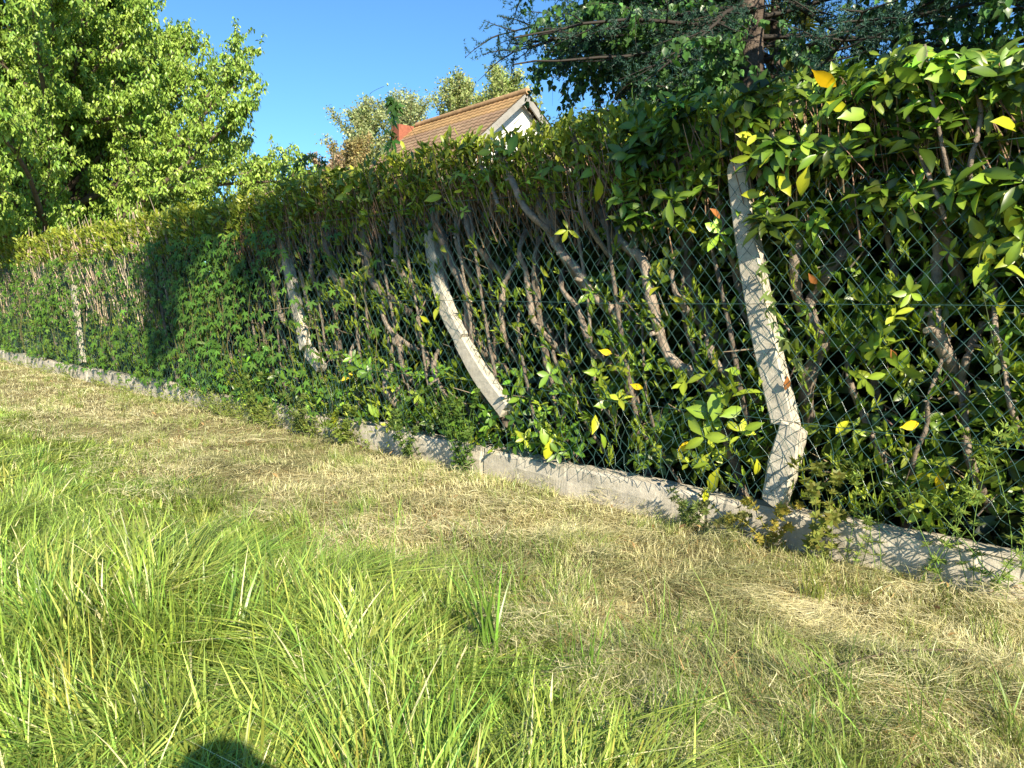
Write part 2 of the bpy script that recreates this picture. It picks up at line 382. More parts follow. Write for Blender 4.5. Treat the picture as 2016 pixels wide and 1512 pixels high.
# ================================================================== THE LAUREL HEDGE
HT = 2.55
_ht = sorted(on_fence(x, y, -.05) for x, y in [(0,480),(100,455),(200,437),(270,425),(400,402),(500,374),(600,345),(700,318),(800,288),(900,268),(1000,250),(1100,232),(1200,207),(1300,192),(1450,162),(1600,132),(1750,104),(1900,84),(2016,66)])
def hedge_top(s):
    s = np.asarray(s, float); return np.interp(s, [a for a, b in _ht], [b for a, b in _ht]) - .07 + (fbm(s*1.6, s*0, 61)-.5)*.12
hedge = thing('laurel_hedge', P(8, -.5, 0), 'long clipped cherry laurel hedge with bare grey stems showing through a wire fence', 'hedge')
BARK = np.array([.27, .215, .165]); BARKD = np.array([.17, .135, .105])
stems = [  # (points in the photograph, thickness in photograph pixels, distance behind the fence)
 ([(1064,400),(1068,430),(1098,486),(1140,531),(1176,590)],17,.16), ([(1107,570),(1134,608),(1155,656),(1170,686)],12,.12),
 ([(1226,480),(1262,513),(1280,579),(1295,626),(1310,692),(1351,730)],20,.12), ([(1345,400),(1351,460),(1351,519),(1366,564),(1384,614),(1426,698),(1440,740)],19,.25),
 ([(1160,380),(1176,409),(1205,460)],14,.2), ([(1324,549),(1345,605)],10,.1), ([(1022,500),(1030,528),(1045,593),(1060,640)],11,.15),
 ([(1054,500),(1057,614)],9,.2), ([(1228,590),(1205,638),(1208,686)],13,.2), ([(1399,692),(1417,727)],17,.1), ([(1574,460),(1565,567)],19,.15),
 ([(1640,520),(1600,580),(1595,600),(1610,645),(1621,668),(1606,700),(1590,760)],24,.2), ([(1858,430),(1845,500),(1841,600),(1853,668)],24,.2),
 ([(1898,330),(1880,351),(1856,415),(1858,440)],26,.15), ([(643,477),(655,520),(661,543)],14,.12), ([(613,430),(614,480),(616,549)],11,.15),
 ([(708,420),(714,460),(726,519),(747,567)],15,.12), ([(774,440),(777,468),(786,528)],13,.1), ([(858,421),(866,468),(896,528),(922,579),(931,662)],18,.16),
 ([(908,400),(914,412),(931,474)],13,.12), ([(899,430),(908,519)],10,.2), ([(753,614),(777,662)],9,.08), ([(776,670),(783,683),(800,736)],10,.08),
 ([(994,558),(988,662)],11,.15), ([(854,721),(872,775)],11,.08), ([(762,745),(771,787)],18,.08), ([(540,550),(542,590),(560,632)],9,.1), ([(590,531),(613,638)],8,.1),
 ([(980,300),(987,318),(1007,350),(1041,415)],11,.0), ([(945,326),(960,356),(982,403)],8,.02), ([(1120,253),(1132,298),(1147,417)],9,.04),
 ([(1430,220),(1390,265),(1346,315),(1328,396),(1325,440)],11,.1), ([(1330,270),(1328,283),(1322,336),(1325,400)],13,.12), ([(1076,320),(1082,340),(1090,417),(1096,470)],20,.2),
 ([(1820,88),(1830,179),(1842,223),(1862,310),(1866,345)],7,-.06), ([(1782,214),(1803,286),(1830,350),(1853,399),(1858,430)],8,.0), ([(1904,149),(1928,208),(1924,270),(1912,335)],9,.0),
 ([(1496,342),(1487,312),(1514,280),(1535,223)],10,.02), ([(1505,167),(1512,210),(1520,253),(1530,300)],5,.0), ([(1665,400),(1668,440),(1660,510),(1640,530)],19,.3),
 ([(1745,440),(1752,500),(1770,560)],14,.4), ([(1480,640),(1450,560),(1440,480),(1425,420)],14,.35), ([(1400,340),(1420,420),(1425,470)],10,.1),
 ([(1740,900),(1690,800),(1670,730)],13,.35), ([(1905,700),(1890,760),(1900,820),(1910,900)],15,.25), ([(1830,780),(1822,840),(1800,905)],9,.08), ([(1960,650),(1975,720),(1990,800)],10,.15),
 ([(1255,640),(1230,700),(1240,780)],9,.2), ([(1090,700),(1112,760),(1110,850)],9,.25), ([(690,700),(700,760),(708,800)],9,.12), ([(820,640),(835,700),(850,760)],10,.15),
]
def knot_stem(pts, r0, r1, col, n=26, knots=1.):
    p = smooth_path(pts, n, 0); r = np.linspace(r0, r1, n)
    r = r*(1+knots*(.13*np.sin(np.linspace(0, 9, n)+random.random()*6)+RNG.normal(size=n)*.05))
    g = Geo(); tube(g, p + RNG.normal(size=p.shape)*r0*.07, r, 9, col, wob=.06)
    for _ in range(int(3*knots)):                          # cut stubs
        i = random.randint(3, n-3); d = nrmz(nrmz(rvec(1)[0]+N*.9+UP*.5)); L = r[i]*random.uniform(1.4, 3.2)
        tube(g, [p[i], p[i]+d*L*.6, p[i]+d*L], [r[i]*.62, r[i]*.5, r[i]*.42], 7, np.minimum(np.asarray(col)*1.15, 1))
    return g
for pts, th, q in stems:
    c = [on_fence(x, y, -q) for x, y in pts]
    pw = np.array([P(s, -q - .02*math.sin(i*1.7), z) for i, (s, z) in enumerate(c)])
    if pw[0][2] < pw[-1][2]: pw = pw[::-1]
    depth = pw[:, 1].mean(); r = th/2/FPX*depth
    if th > 8.5:                                           # the stem goes on, curving back into the hedge, above and below what shows
        du, dd = nrmz(pw[0]-pw[1]), nrmz(pw[-1]-pw[-2]); a_, b_ = random.uniform(.15, .3), random.uniform(.2, .35)
        e0 = pw[0]+du*a_-N*a_*.9; e1 = pw[-1]+dd*b_-N*b_*.9; e0[2] = min(e0[2], 2.4); e1[2] = max(e1[2], .05)
        pw = np.vstack([e0, pw, e1])
    col = BARK*random.uniform(.8, 1.3)
    knot_stem(pw, r*.9, r*1.15, col, n=36, knots=1. if th > 9 else .4).build('branch', M['bark'], hedge)
for k in range(40):                                        # further stems of the row, rising from the ground behind the kerb
    s = -2.3 + k*.72 + random.uniform(-.2, .2); q = -random.uniform(.22, .6)
    if s > 9: q = -random.uniform(.06, .3)
    lean = random.uniform(.15, .55); h = random.uniform(1.9, 2.3)
    pts = [P(s, q-.1, .0), P(s+lean*.3, q, .6), P(s+lean*.7+random.uniform(-.1, .1), q+.05, 1.25), P(s+lean+random.uniform(-.12, .12), q+random.uniform(-.1, .1), h)]
    knot_stem(pts, random.uniform(.028, .045), .016, BARKD*random.uniform(.9, 1.5), 30).build('stem', M['bark'], hedge)

for k in range(30):                                        # slim stems leaning back along the row just behind the mesh
    s = 1.2+k*.28+random.uniform(-.12, .12); q = -random.uniform(.07, .26); z0_ = random.uniform(.15, .7); z1_ = random.uniform(1.1, 2.3); ln = (z1_-z0_)*random.uniform(.12, .42)
    pts = [P(s, q-.18, z0_-.1), P(s+ln*.2, q, z0_+.15), P(s+ln*.55+random.uniform(-.05, .05), q+.02, (z0_+z1_)/2), P(s+ln, q-.03, z1_), P(s+ln*1.1, q-.2, z1_+.15)]
    knot_stem(pts, random.uniform(.010, .021), random.uniform(.007, .012), BARK*random.uniform(.55, 1.05), 30, knots=.7).build('stem', M['bark'], hedge)
tw = Geo(); fo = Geo(); yo = Geo(); dk = Geo()
POSTLINE = [np.array([on_fence(x, y, 0) for x, y in l]) for l in ([(1452, 315), (1471, 480), (1508, 680), (1545, 828), (1551, 838), (1528, 984)], [(866, 520), (883, 620), (906, 666), (938, 715), (995, 806)], [(568, 545), (587, 620), (604, 690), (632, 722)], [(150, 600), (163, 712)])]
IN_FRONT = set()
def clear_of_posts(pos, r=.10):
    sz = np.stack([(pos-O)@U, pos[:, 2]], -1); q = (pos-O)@N; d = np.full(len(pos), 9.)
    for l in POSTLINE:
        for a, b in zip(l[:-1], l[1:]):
            ab = b-a; f = np.clip(((sz-a)@ab)/(ab@ab), 0, 1); d = np.minimum(d, np.linalg.norm(sz-a-f[:, None]*ab, axis=1))
    return (d > r) | (q < -.09) | (RNG.random(len(pos)) < .12)
_sc = scatter
def scatter(g, tpl, pos, R, scl, col):
    if g is fo or g is yo:
        k = clear_of_posts(np.asarray(pos)); scl = np.asarray(scl)[k]; return _sc(g, tpl, pos[k], R[k], scl, np.asarray(col)[k])
    return _sc(g, tpl, pos, R, scl, col)
# twigs: upright reddish shoots in the top band, side twigs lower down
n = 5200
s = rnd(n, -2.4, 27)**1.0; s = np.where(RNG.random(n) < .45, rnd(n, -2.4, 8), s)
top = hedge_top(s); z1_ = top - rnd(n, 0, .42)**1.2; L = rnd(n, .10, .5); q = -rnd(n, 0, .75)**1.3
A = P(s, q-.02, z1_-L); B = P(s+RNG.normal(.10, .16, n)*L*1.6, q+rnd(n, -.05, .08), z1_)
prisms(tw, A, B, rnd(n, .003, .006), .002, vary((.26, .165, .10), n, .25), 4)
tipA, tipS, tipQ, tipZ = B, s, q, z1_
n = 1700
s = np.where(RNG.random(n) < .5, rnd(n, -2.4, 8), rnd(n, -2.4, 27)); z = rnd(n, .3, 2.2); q = -rnd(n, .05, .6)
A = P(s, q, z); B = A + nrmz(rvec(n)*.8+UP*.7+U*.25)*rnd(n, .06, .24)[:, None]
prisms(tw, A, B, rnd(n, .003, .007), .002, vary((.20, .155, .11), n, .3), 4)
n = 1500; s = rnd(n, 9.3, 27); z = rnd(n, .9, 2.25); q = -rnd(n, -.02, .12); L = rnd(n, .12, .5)
prisms(tw, P(s, q, z), P(s+L*rnd(n, .1, .8), q+rnd(n, -.04, .05), z+L), rnd(n, .004, .012), .003, vary((.42, .33, .23), n, .25), 4)
tw_o = tw.build('twigs', M['twig'], hedge)

def leaf_cols(n, kind):
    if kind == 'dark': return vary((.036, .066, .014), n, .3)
    if kind == 'mid': return vary((.060, .135, .022), n, .28)
    if kind == 'young': return vary((.135, .235, .032), n, .25)
    if kind == 'yellow': return vary((.40, .36, .03), n, .2)
# a) deep dark leaves filling the hedge
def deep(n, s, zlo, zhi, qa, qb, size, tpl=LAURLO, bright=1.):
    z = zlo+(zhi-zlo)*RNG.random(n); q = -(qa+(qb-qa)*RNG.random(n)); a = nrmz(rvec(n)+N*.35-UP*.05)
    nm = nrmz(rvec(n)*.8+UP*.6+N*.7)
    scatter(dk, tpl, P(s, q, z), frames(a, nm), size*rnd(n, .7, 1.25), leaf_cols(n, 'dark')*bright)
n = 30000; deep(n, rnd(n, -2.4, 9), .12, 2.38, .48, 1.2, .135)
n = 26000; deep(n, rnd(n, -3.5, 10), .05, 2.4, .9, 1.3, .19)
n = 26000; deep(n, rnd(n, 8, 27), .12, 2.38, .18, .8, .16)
# b) rosettes of young leaves on the face
def rosettes(n, s, q, z, size, col, nl=8, g_=yo, tpl=YOUNG, up=1.1, spread=.75):
    c = P(s, q, z); ax = nrmz(N*.55+UP*up+rvec(n)*.6)
    for k in range(nl):
        d = nrmz(ax + rvec(n)*spread*(1.2 if k < nl*.6 else .5)); nm = nrmz(ax*1.0 - d*.3 + rvec(n)*.15)
        off = ax*(rnd(n, -.5, .45)*size)[:, None]*.9
        scatter(g_, tpl, c+off, frames(d, nm), size*rnd(n, .55, 1.15), col*np.exp(RNG.normal(size=(n, 1))*.12))
n = 3900; s = rnd(n, -2.3, 9); z = .25+(2.4-.25)*RNG.random(n)**1.05
keep = (fbm(s*1.8, z*1.8, 71) + .16*(z < .75)+.12*(z > 2.0)) > rnd(n, .32, .72); s, z = s[keep], z[keep]; n = len(s)
t = np.clip(RNG.normal(.5, .35, n), 0, 1)
rosettes(n, s, -.05-.16*RNG.random(n)**2+.05*(z < .6), z, rnd(n, .04, .095), blend((.09, .18, .022), (.26, .36, .045), t)*np.exp(RNG.normal(size=(n, 1))*.1))
n = 5200; s = rnd(n, 8, 27); z = rnd(n, .2, 2.35)
rosettes(n, s, -.02-.14*RNG.random(n)**2, z, rnd(n, .05, .09), vary((.16, .27, .035), n, .28), 6)
# c) leaves on the top shoots
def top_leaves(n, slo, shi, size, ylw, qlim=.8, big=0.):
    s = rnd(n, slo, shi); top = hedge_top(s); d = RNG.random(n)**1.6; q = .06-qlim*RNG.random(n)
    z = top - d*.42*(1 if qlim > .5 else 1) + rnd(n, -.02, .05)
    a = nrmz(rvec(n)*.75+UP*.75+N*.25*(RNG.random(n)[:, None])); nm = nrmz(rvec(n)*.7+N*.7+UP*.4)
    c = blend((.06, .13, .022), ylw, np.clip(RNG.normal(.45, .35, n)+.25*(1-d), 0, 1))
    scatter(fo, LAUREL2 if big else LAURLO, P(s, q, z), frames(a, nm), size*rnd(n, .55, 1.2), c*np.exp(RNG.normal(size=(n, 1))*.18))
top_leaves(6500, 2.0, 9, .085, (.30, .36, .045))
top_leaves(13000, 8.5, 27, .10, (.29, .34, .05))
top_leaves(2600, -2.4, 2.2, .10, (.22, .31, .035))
n = 5200; s = rnd(n, 1.2, 27); tp = hedge_top(s); z = tp-.02-.5*RNG.random(n)**1.3
rosettes(n, s, .04-.22*RNG.random(n), z, rnd(n, .05, .085), blend((.13, .21, .03), (.27, .36, .05), RNG.random(n)), 5)
# d) large glossy laurel leaves in whorls: near end of the hedge
def whorl(c, ax, size, col, nl, tpl=LAUREL, spread=1.0, g_=fo):
    n = len(c); ph = rnd(n, 0, 6.28); x = nrmz(np.cross(ax, rvec(n))); y = np.cross(ax, x)
    for k in range(nl):
        a = ph+k*2.4; e = rnd(n, .1, .75)*(1-.5*k/nl)
        d = nrmz(ax*e[:, None]*1.0 + (np.cos(a)[:, None]*x+np.sin(a)[:, None]*y)*spread)
        nm = nrmz(ax*.9-d*.2+rvec(n)*.3)
        scatter(g_, tpl, c+ax*(k*.18*size)[:, None]*.5, frames(d, nm), np.stack([size*rnd(n, .85, 1.15), size*rnd(n, .7, 1.15), size], -1), col*np.exp(RNG.normal(size=(n, 1))*.22))
n = 900; s = rnd(n, -2.4, 2.1); tp = hedge_top(s); z = tp-.75*RNG.random(n)**1.1; q = .06-.55*RNG.random(n)
whorl(P(s, q, z), nrmz(N*.7+UP*.8+rvec(n)*.6), rnd(n, .08, .17), vary((.075, .14, .018), n, .5), 6, LAUREL2)
k_ = RNG.random(n) < .4; whorl(P(s, q, z)[k_], nrmz(N*.7+UP*.6+rvec(n)*.7)[k_], rnd(n, .07, .14)[k_], vary((.10, .18, .022), n, .5)[k_], 5)
n = 520; s = rnd(n, -2.4, 2.4); z = rnd(n, .3, 1.9); q = -.12-.45*RNG.random(n)
whorl(P(s, q, z), nrmz(N*.7+UP*.4+rvec(n)*.8), rnd(n, .09, .15), vary((.075, .14, .018), n, .35), 5)
whorl(P(s+.1, q+.05, z), nrmz(N*.7+UP*.4+rvec(n)*.8), rnd(n, .06, .11), vary((.11, .19, .025), n, .35), 5, LAUREL2)
n = 420; s = rnd(n, 2.4, 9); z = .28+.55*RNG.random(n)**1.5; q = .03-.25*RNG.random(n)
whorl(P(s, q, z), nrmz(N*.7+UP*.5+rvec(n)*.8), rnd(n, .07, .12), vary((.08, .17, .022), n, .3), 5)
n = 260; s = rnd(n, 2.2, 8); tp = hedge_top(s); z = tp-.35*RNG.random(n); q = .04-.3*RNG.random(n)
whorl(P(s, q, z), nrmz(N*.5+UP*.9+rvec(n)*.5), rnd(n, .08, .13), vary((.13, .19, .028), n, .3), 4, LAUREL2)
n = 200; s = rnd(n, -2, 9); z = rnd(n, .3, 2.4); q = -.02-.1*RNG.random(n)
scatter(fo, LAUREL2, P(s, q, z), frames(nrmz(rvec(n)*.8-UP*.3+N*.3), nrmz(N+rvec(n)*.4)), rnd(n, .09, .13), blend((.30, .34, .03), (.16, .24, .03), RNG.random(n)))
for x0, x1, y0, y1, m_, L_ in [(1340, 1520, 740, 970, 11, .12), (1150, 1290, 690, 800, 8, .095), (1380, 1440, 780, 860, 4, .15), (1930, 2016, 360, 520, 6, .16), (1420, 1640, 170, 330, 9, .12), (1060, 1110, 850, 900, 3, .11), (600, 900, 730, 860, 16, .085), (900, 1150, 800, 900, 8, .09), (1700, 1900, 900, 1010, 7, .09), (1640, 1800, 560, 760, 8, .13), (960, 1040, 260, 320, 4, .12), (820, 1200, 330, 460, 9, .08)]:
    c_ = np.array([P(*(lambda v, q_: (v[0], q_, v[1]))(on_fence(random.uniform(x0, x1), random.uniform(y0, y1), .03), random.uniform(-.03, .06))) for _ in range(m_)])
    whorl(c_, nrmz(N*.8+UP*.35+rvec(m_)*.7), L_*rnd(m_, .6, 1.1), blend((.14, .24, .03), (.30, .38, .04), RNG.random(m_)), 4, LAUREL2 if random.random() < .5 else LAUREL)
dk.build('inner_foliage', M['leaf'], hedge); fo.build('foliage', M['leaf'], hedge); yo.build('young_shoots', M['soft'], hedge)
# e) single leaves that stand out
def one_leaf(px, py, ang, length_px, q, col, tpl=LAUREL, tilt=.5, wide=1.25):
    s, z = on_fence(px, py, q); p = P(s, q, z); dist = p[1]; L = length_px/FPX*dist
    right = np.array([1., 0, 0]); a = nrmz(right*math.cos(rad(ang))+UP*math.sin(rad(ang)))
    nm = nrmz(-ray(px, py)+rvec(1)[0]*.55+UP*.2)
    gg = Geo(); scatter(gg, tpl, np.array([p-a*L*.5]), frames(a[None], nm[None]), np.array([[L*wide, L, L]]), np.array([col]))
    return gg
YL, YG, LG = (.58, .46, .02), (.36, .42, .03), (.17, .29, .035)
for args in [(1622,155,-35,58,.12,(.62,.42,.01)), (1545,364,120,52,.05,YG), (1582,352,-110,56,.05,YG), (1486,381,180,42,.04,YG), (1792,838,10,42,.05,YL), (1850,952,-75,44,.05,YL), (1253,761,-20,28,.03,YL),
             (1385,812,155,60,.05,LG), (1408,800,85,68,.05,LG), (1440,812,20,50,.05,LG), (1352,878,-145,38,.05,YL), (1403,945,-115,56,.05,YG), (1492,920,-80,36,.05,YG), (1172,838,70,38,.05,YG),
             (1190,868,-60,34,.04,LG), (1080,885,-100,44,.06,YG), (1072,862,100,40,.05,LG), (735,808,-50,36,.06,LG), (660,822,-95,34,.06,YG), (682,742,40,26,.04,YL), (1186,797,10,36,.03,LG), (1168,733,0,38,.03,LG),
             (1180,372,-85,44,.04,YG), (1158,340,35,40,.03,LG), (852,390,20,36,.05,YG), (672,388,20,30,.05,YG), (684,372,45,28,.05,YG), (1008,285,75,46,.08,LG), (1470,268,-10,44,.06,YG), (1985,240,0,70,.1,YG), (1985,400,80,60,.08,YG), (1992,430,-70,60,.08,YG),
             (1812,112,95,46,.12,(.30,.38,.16)), (1790,150,160,60,.1,LG), (1850,150,10,60,.1,LG), (1680,225,15,64,.1,LG), (1648,208,-20,44,.1,YG), (1700,250,15,44,.1,LG), (1940,350,10,60,.08,LG), (1728,630,-80,44,.0,LG), (1775,722,150,42,.0,LG), (1655,840,60,38,.03,YG), (1445,730,-5,38,.02,LG), (1390,975,-100,30,.06,YG), (1192,693,-15,28,.03,YL), (835,628,-40,22,.03,YG), (952,300,10,30,.06,YG)]:
    one_leaf(*args, tpl=LAUREL if random.random() < .5 else LAUREL2).build('leaf', M['leaf'], hedge)
for px, py in ((1600,550),(1550,755),(1410,418),(1760,700)):
    one_leaf(px, py, random.uniform(-90, 0), 30, .02, (.30, .13, .05), LAUREL2).build('dead_leaf', M['leaf'], hedge)

# ================================================================== HOP VINE over fence and hedge
vine = thing('hop_vine', P(7.6, .02, .2), 'green hop vine with lobed leaves climbing the mesh over the darkest stretch of hedge', 'vine')
g = Geo(); gl = Geo()
def vine_leaves(n, s, q, z, size, col, tpl=HOP):
    nm = nrmz(N*.9+UP*.75+rvec(n)*.45+SDIR*.3); a = nrmz(-UP*.9+N*.35+rvec(n)*.45)
    scatter(gl, tpl, P(s, q, z), frames(a, nm), size, col)
n = 1500; s = RNG.normal(8.0, 1.25, n); z = rnd(n, .2, 2.1)
keep = fbm(s*1.5, z*1.5, 81) > rnd(n, .25, .6); s, z = s[keep], z[keep]; n = len(s)
vine_leaves(n, s, .03+.07*RNG.random(n), z, rnd(n, .05, .095), vary((.070, .165, .028), n, .22))
for k in range(46):
    s = random.gauss(8, 1.1); z = random.uniform(.2, .7); pts = [P(s, .03, z)]
    for i in range(6): s += random.uniform(-.12, .14); z += random.uniform(.1, .3); pts.append(P(s, .03+random.uniform(0, .05), min(z, 2.4)))
    tube(g, smooth_path(pts, 20), .0025, 4, (.16, .15, .06), cap=False)
g.build('stems', M['twig'], vine); gl.build('leaves', M['soft'], vine)
vine2 = thing('hop_vine', P(14, .02, .2), 'sunlit hop vine spreading over the far left stretch of the mesh', 'vine')
g = Geo(); gl = Geo(); n = 3200; s = rnd(n, 9.6, 25); z = .2+1.9*RNG.random(n)
keep = fbm(s*1.2, z*1.5, 83) > rnd(n, .3, .7); s, z = s[keep], z[keep]; n = len(s)
vine_leaves(n, s, .03+.08*RNG.random(n), z, rnd(n, .055, .10), vary((.085, .185, .030), n, .22))
for k in range(60):
    s = random.uniform(9.5, 22); z = random.uniform(.2, .7); pts = [P(s, .03, z)]
    for i in range(6): s += random.uniform(-.12, .14); z += random.uniform(.1, .3); pts.append(P(s, .03+random.uniform(0, .05), min(z, 2.4)))
    tube(g, smooth_path(pts, 20), .0025, 4, (.16, .15, .06), cap=False)
g.build('stems', M['twig'], vine2); gl.build('leaves', M['soft'], vine2)
def trailing(label, pts, size, n, col, tpl=HOP, r=.006, tend=None, q=-.1):
    c = [on_fence(x, y, q) for x, y in pts]; pw = smooth_path([P(a, q+.03*math.sin(i), b) for i, (a, b) in enumerate(c)], 40)
    t = thing('vine_shoot', pw[0], label, 'vine shoot')
    g = Geo(); tube(g, pw, np.linspace(r, r*.4, 40), 5, (.07, .09, .04))
    if tend:
        for tp in tend:
            tube(g, smooth_path([P(*(lambda v: (v[0], q, v[1]))(on_fence(x, y, q))) for x, y in tp], 16), r*.3, 4, (.06, .05, .03))
    g.build('stem', M['twig'], t); g = Geo()
    i = RNG.integers(2, 40, n); nm = nrmz(N*.8+rvec(n)*.6+UP*.3); a = nrmz(-UP*.8+rvec(n)*.7)
    scatter(g, tpl, pw[i]+rvec(n)*.03, frames(a, nm), size*rnd(n, .6, 1.2), vary(col, n, .2)); g.build('leaves', M['soft'], t)
trailing('tall vine shoot with drooping lobed leaves standing before the house chimney', [(772,315),(775,270),(776,240),(778,215),(772,198),(765,192)], .10, 34, (.045, .12, .03),
         tend=[[(775,205),(752,200),(738,203),(725,200)], [(752,200),(735,205),(728,187),(738,178),(756,170)], [(780,225),(800,240),(815,262),(822,285)]])
trailing('dark leafy vine shoot arching out over the hedge top beside the cherry tree', [(545,345),(562,330),(590,322),(607,306),(622,311),(632,330)], .085, 26, (.03, .085, .025))
trailing('thin bare shoot standing straight up from the hedge top left of the house', [(663,345),(662,320),(662,300),(664,276)], .02, 10, (.05, .06, .03), tpl=DIAM)
trailing('pale climbing weed with wilted leaves hanging over the tall right post', [(1500,520),(1505,560),(1512,600),(1530,640),(1560,690),(1585,735)], .065, 22, (.12, .19, .06), tpl=IVY, r=.003, q=.03)
trailing('long leafy vine trailing down the mesh at the right edge of the view', [(1996,330),(1960,430),(1930,520),(1945,620),(1970,760)], .05, 40, (.07, .15, .03), tpl=DIAM, r=.003, q=.03)

# ================================================================== WEEDS at the foot of the wall
def whorl_weed(label, base, tips, col, nwh=9, ll=.02, extra=0, cat='weed', leaf=DIAM, name='cleavers'):
    s0, z0 = base; b = P(s0, .03, 0)
    t = thing(name, b, label, cat); g = Geo(); gl = Geo()
    for (ds, dq, h) in tips:
        bend = random.uniform(-.06, .06)
        p = smooth_path([b+Dv(random.uniform(-.14, .14), random.uniform(-.03, .05), 0), b+Dv(ds*.4+bend, dq*.6, h*.5), b+Dv(ds, dq, h), b+Dv(ds*1.3, dq*1.3+.02, h*.97)], 30)
        tube(g, p, np.linspace(.0028, .001, 30), 4, col, cap=False)
        for k in range(nwh):
            i = int(4+k*25/nwh); c = p[i]; tt = nrmz(p[min(i+1, 29)]-p[i-1]); nn = 7
            ph = np.arange(nn)*2*math.pi/nn+random.random(); x = nrmz(np.cross(tt, UP+.01)); y = np.cross(tt, x)
            d = nrmz(np.cos(ph)[:, None]*x+np.sin(ph)[:, None]*y+tt*.4)
            scatter(gl, leaf, np.repeat(c[None], nn, 0), frames(d, np.repeat(tt[None], nn, 0)+rvec(nn)*.2), np.stack([np.full(nn, ll*.5*(1+extra)), rnd(nn, .7, 1.2)*ll, np.full(nn, ll)], -1), vary(col, nn, .2))
    g.build('stems', M['twig'], t); gl.build('leaves', M['soft'], t)
def tips(n, spread, h): return [(random.uniform(-spread, spread), random.uniform(.0, .22), h*random.uniform(.55, 1.15)) for _ in range(n)]
for px, py, n, sp, h, col, ll, ex, lab in [
    (930, 930, 18, .24, .6, (.10, .19, .04), .035, .5, 'dense tangle of pale green cleavers climbing over the kerb below the cracked post'),
    (1895, 1120, 6, .25, .75, (.17, .27, .06), .04, 0, 'tall bedstraw with starry whorls of narrow leaves near the right edge of the view'),
    (1760, 1090, 5, .22, .5, (.17, .25, .06), .032, 0, 'thin bedstraw stems leaning over the kerb to the right of the broken post foot'),
    (1985, 1160, 6, .3, .6, (.16, .26, .06), .04, 0, 'feathery bedstraw clump in the right corner where the kerb leaves the view'),
    (1560, 1060, 6, .15, .28, (.34, .32, .07), .03, .8, 'yellowing wilted weed hanging off the kerb under the broken post foot'),
    (1475, 1050, 6, .10, .26, (.16, .19, .07), .03, 1.0, 'small grey green weed with reddish stems on the kerb left of the broken post foot'),
    (740, 870, 8, .15, .35, (.17, .25, .05), .04, 1.5, 'yellow green weed draped over the kerb midway between the two middle posts'),
    (640, 850, 12, .2, .4, (.14, .2, .06), .035, .4, 'wispy dry weed on the kerb under the snapped post'),
    (1370, 1040, 7, .15, .25, (.13, .19, .06), .03, .3, 'low sprig of weed hugging the kerb between the cracked post and tall right post'),
    (1690, 1060, 6, .15, .45, (.2, .24, .06), .045, .8, 'sparse yellowish stem with drooping leaf buds over the kerb right of the tall post'),
    (860, 900, 9, .15, .4, (.12, .2, .05), .035, .5, 'short cleavers in front of the kerb left of the pale tangle'),
    (560, 830, 16, .3, .5, (.15, .22, .05), .035, .2, 'grassy weed tuft hiding the kerb at the right end of the hop vine'),
]:
    gp = on_ground(px, py); s0 = float(np.dot(gp-O, U)); whorl_weed(lab, (s0, 0), tips(n, sp, h), np.array(col), ll=ll, extra=ex)
# weedy verge over the wall further left: uncountable
vg = Geo(); vt = Geo(); n = 620
s = np.where(RNG.random(n) < .35, RNG.normal(7.0, 1.1, n), rnd(n, 5, 26)); b = P(s, rnd(n, -.02, .12), .0); kp = fbm(s*2.5, s*0, 98) > .42; s, b = s[kp], b[kp]; n = len(s); h = rnd(n, .10, .42)*np.where(s > 9.0, .45, .8)
tip = b+Dv(rnd(n, -.12, .12), rnd(n, 0, .12), h); prisms(vt, b, tip, .0022, .001, vary((.20, .24, .07), n, .25))
for k in range(8):
    f = rnd(n, .2, 1)[:, None]; c = b*(1-f)+tip*f
    scatter(vg, DIAM, c, frames(nrmz(rvec(n)+UP*.3+N*.3), nrmz(rvec(n)+N+UP)), np.stack([rnd(n, .008, .03), rnd(n, .03, .075), rnd(n, .03, .05)], -1), vary((.22, .30, .07), n, .28))
vg.V += vt.V; vg.C += vt.C; vg.Q += [q_+vg.n for q_ in vt.Q]; vg.n += vt.n
verge = vg.build('weedy_verge', M['soft']); tag(verge, 'ragged yellow green weeds spilling over the kerb along the left half', 'weeds', kind='stuff')

# ================================================================== GRASS
def blades(g, base, lean, h, w, col, segs=4, curl=1.0, tipcol=None):
    """base (n,3), lean (n,3) horizontal-ish displacement of the tip in units of h, blade as a bent ribbon."""
    n = len(base); t = np.linspace(0, 1, segs+1)
    side = nrmz(np.cross(lean+rvec(n)*.35, UP)+1e-6); side = nrmz(side + rvec(n)*.25)
    V = np.zeros((n, segs+1, 2, 3)); C = np.zeros((n, segs+1, 2, 3))
    for i, tt in enumerate(t):
        up = h*(tt - .55*np.minimum(np.linalg.norm(lean, axis=1), 1.6)*tt**2*curl*.62)
        c = base + lean*(h*tt**1.6)[:, None] + UP*up[:, None]
        ww = w*(1-tt**2.2)*(.65+.35*min(1, tt*5))+.0003
        V[:, i, 0] = c-side*ww[:, None]*.5; V[:, i, 1] = c+side*ww[:, None]*.5
        cc = col if tipcol is None else col*(1-tt)+tipcol*tt
        C[:, i, 0] = C[:, i, 1] = cc
    m = (segs+1)*2; i = np.arange(segs)*2; f = np.stack([i, i+1, i+3, i+2], -1)
    F = f[None]+(np.arange(n)*m)[:, None, None]
    g.add(V.reshape(-1, 3), F.reshape(-1, 4), C.reshape(-1, 3))
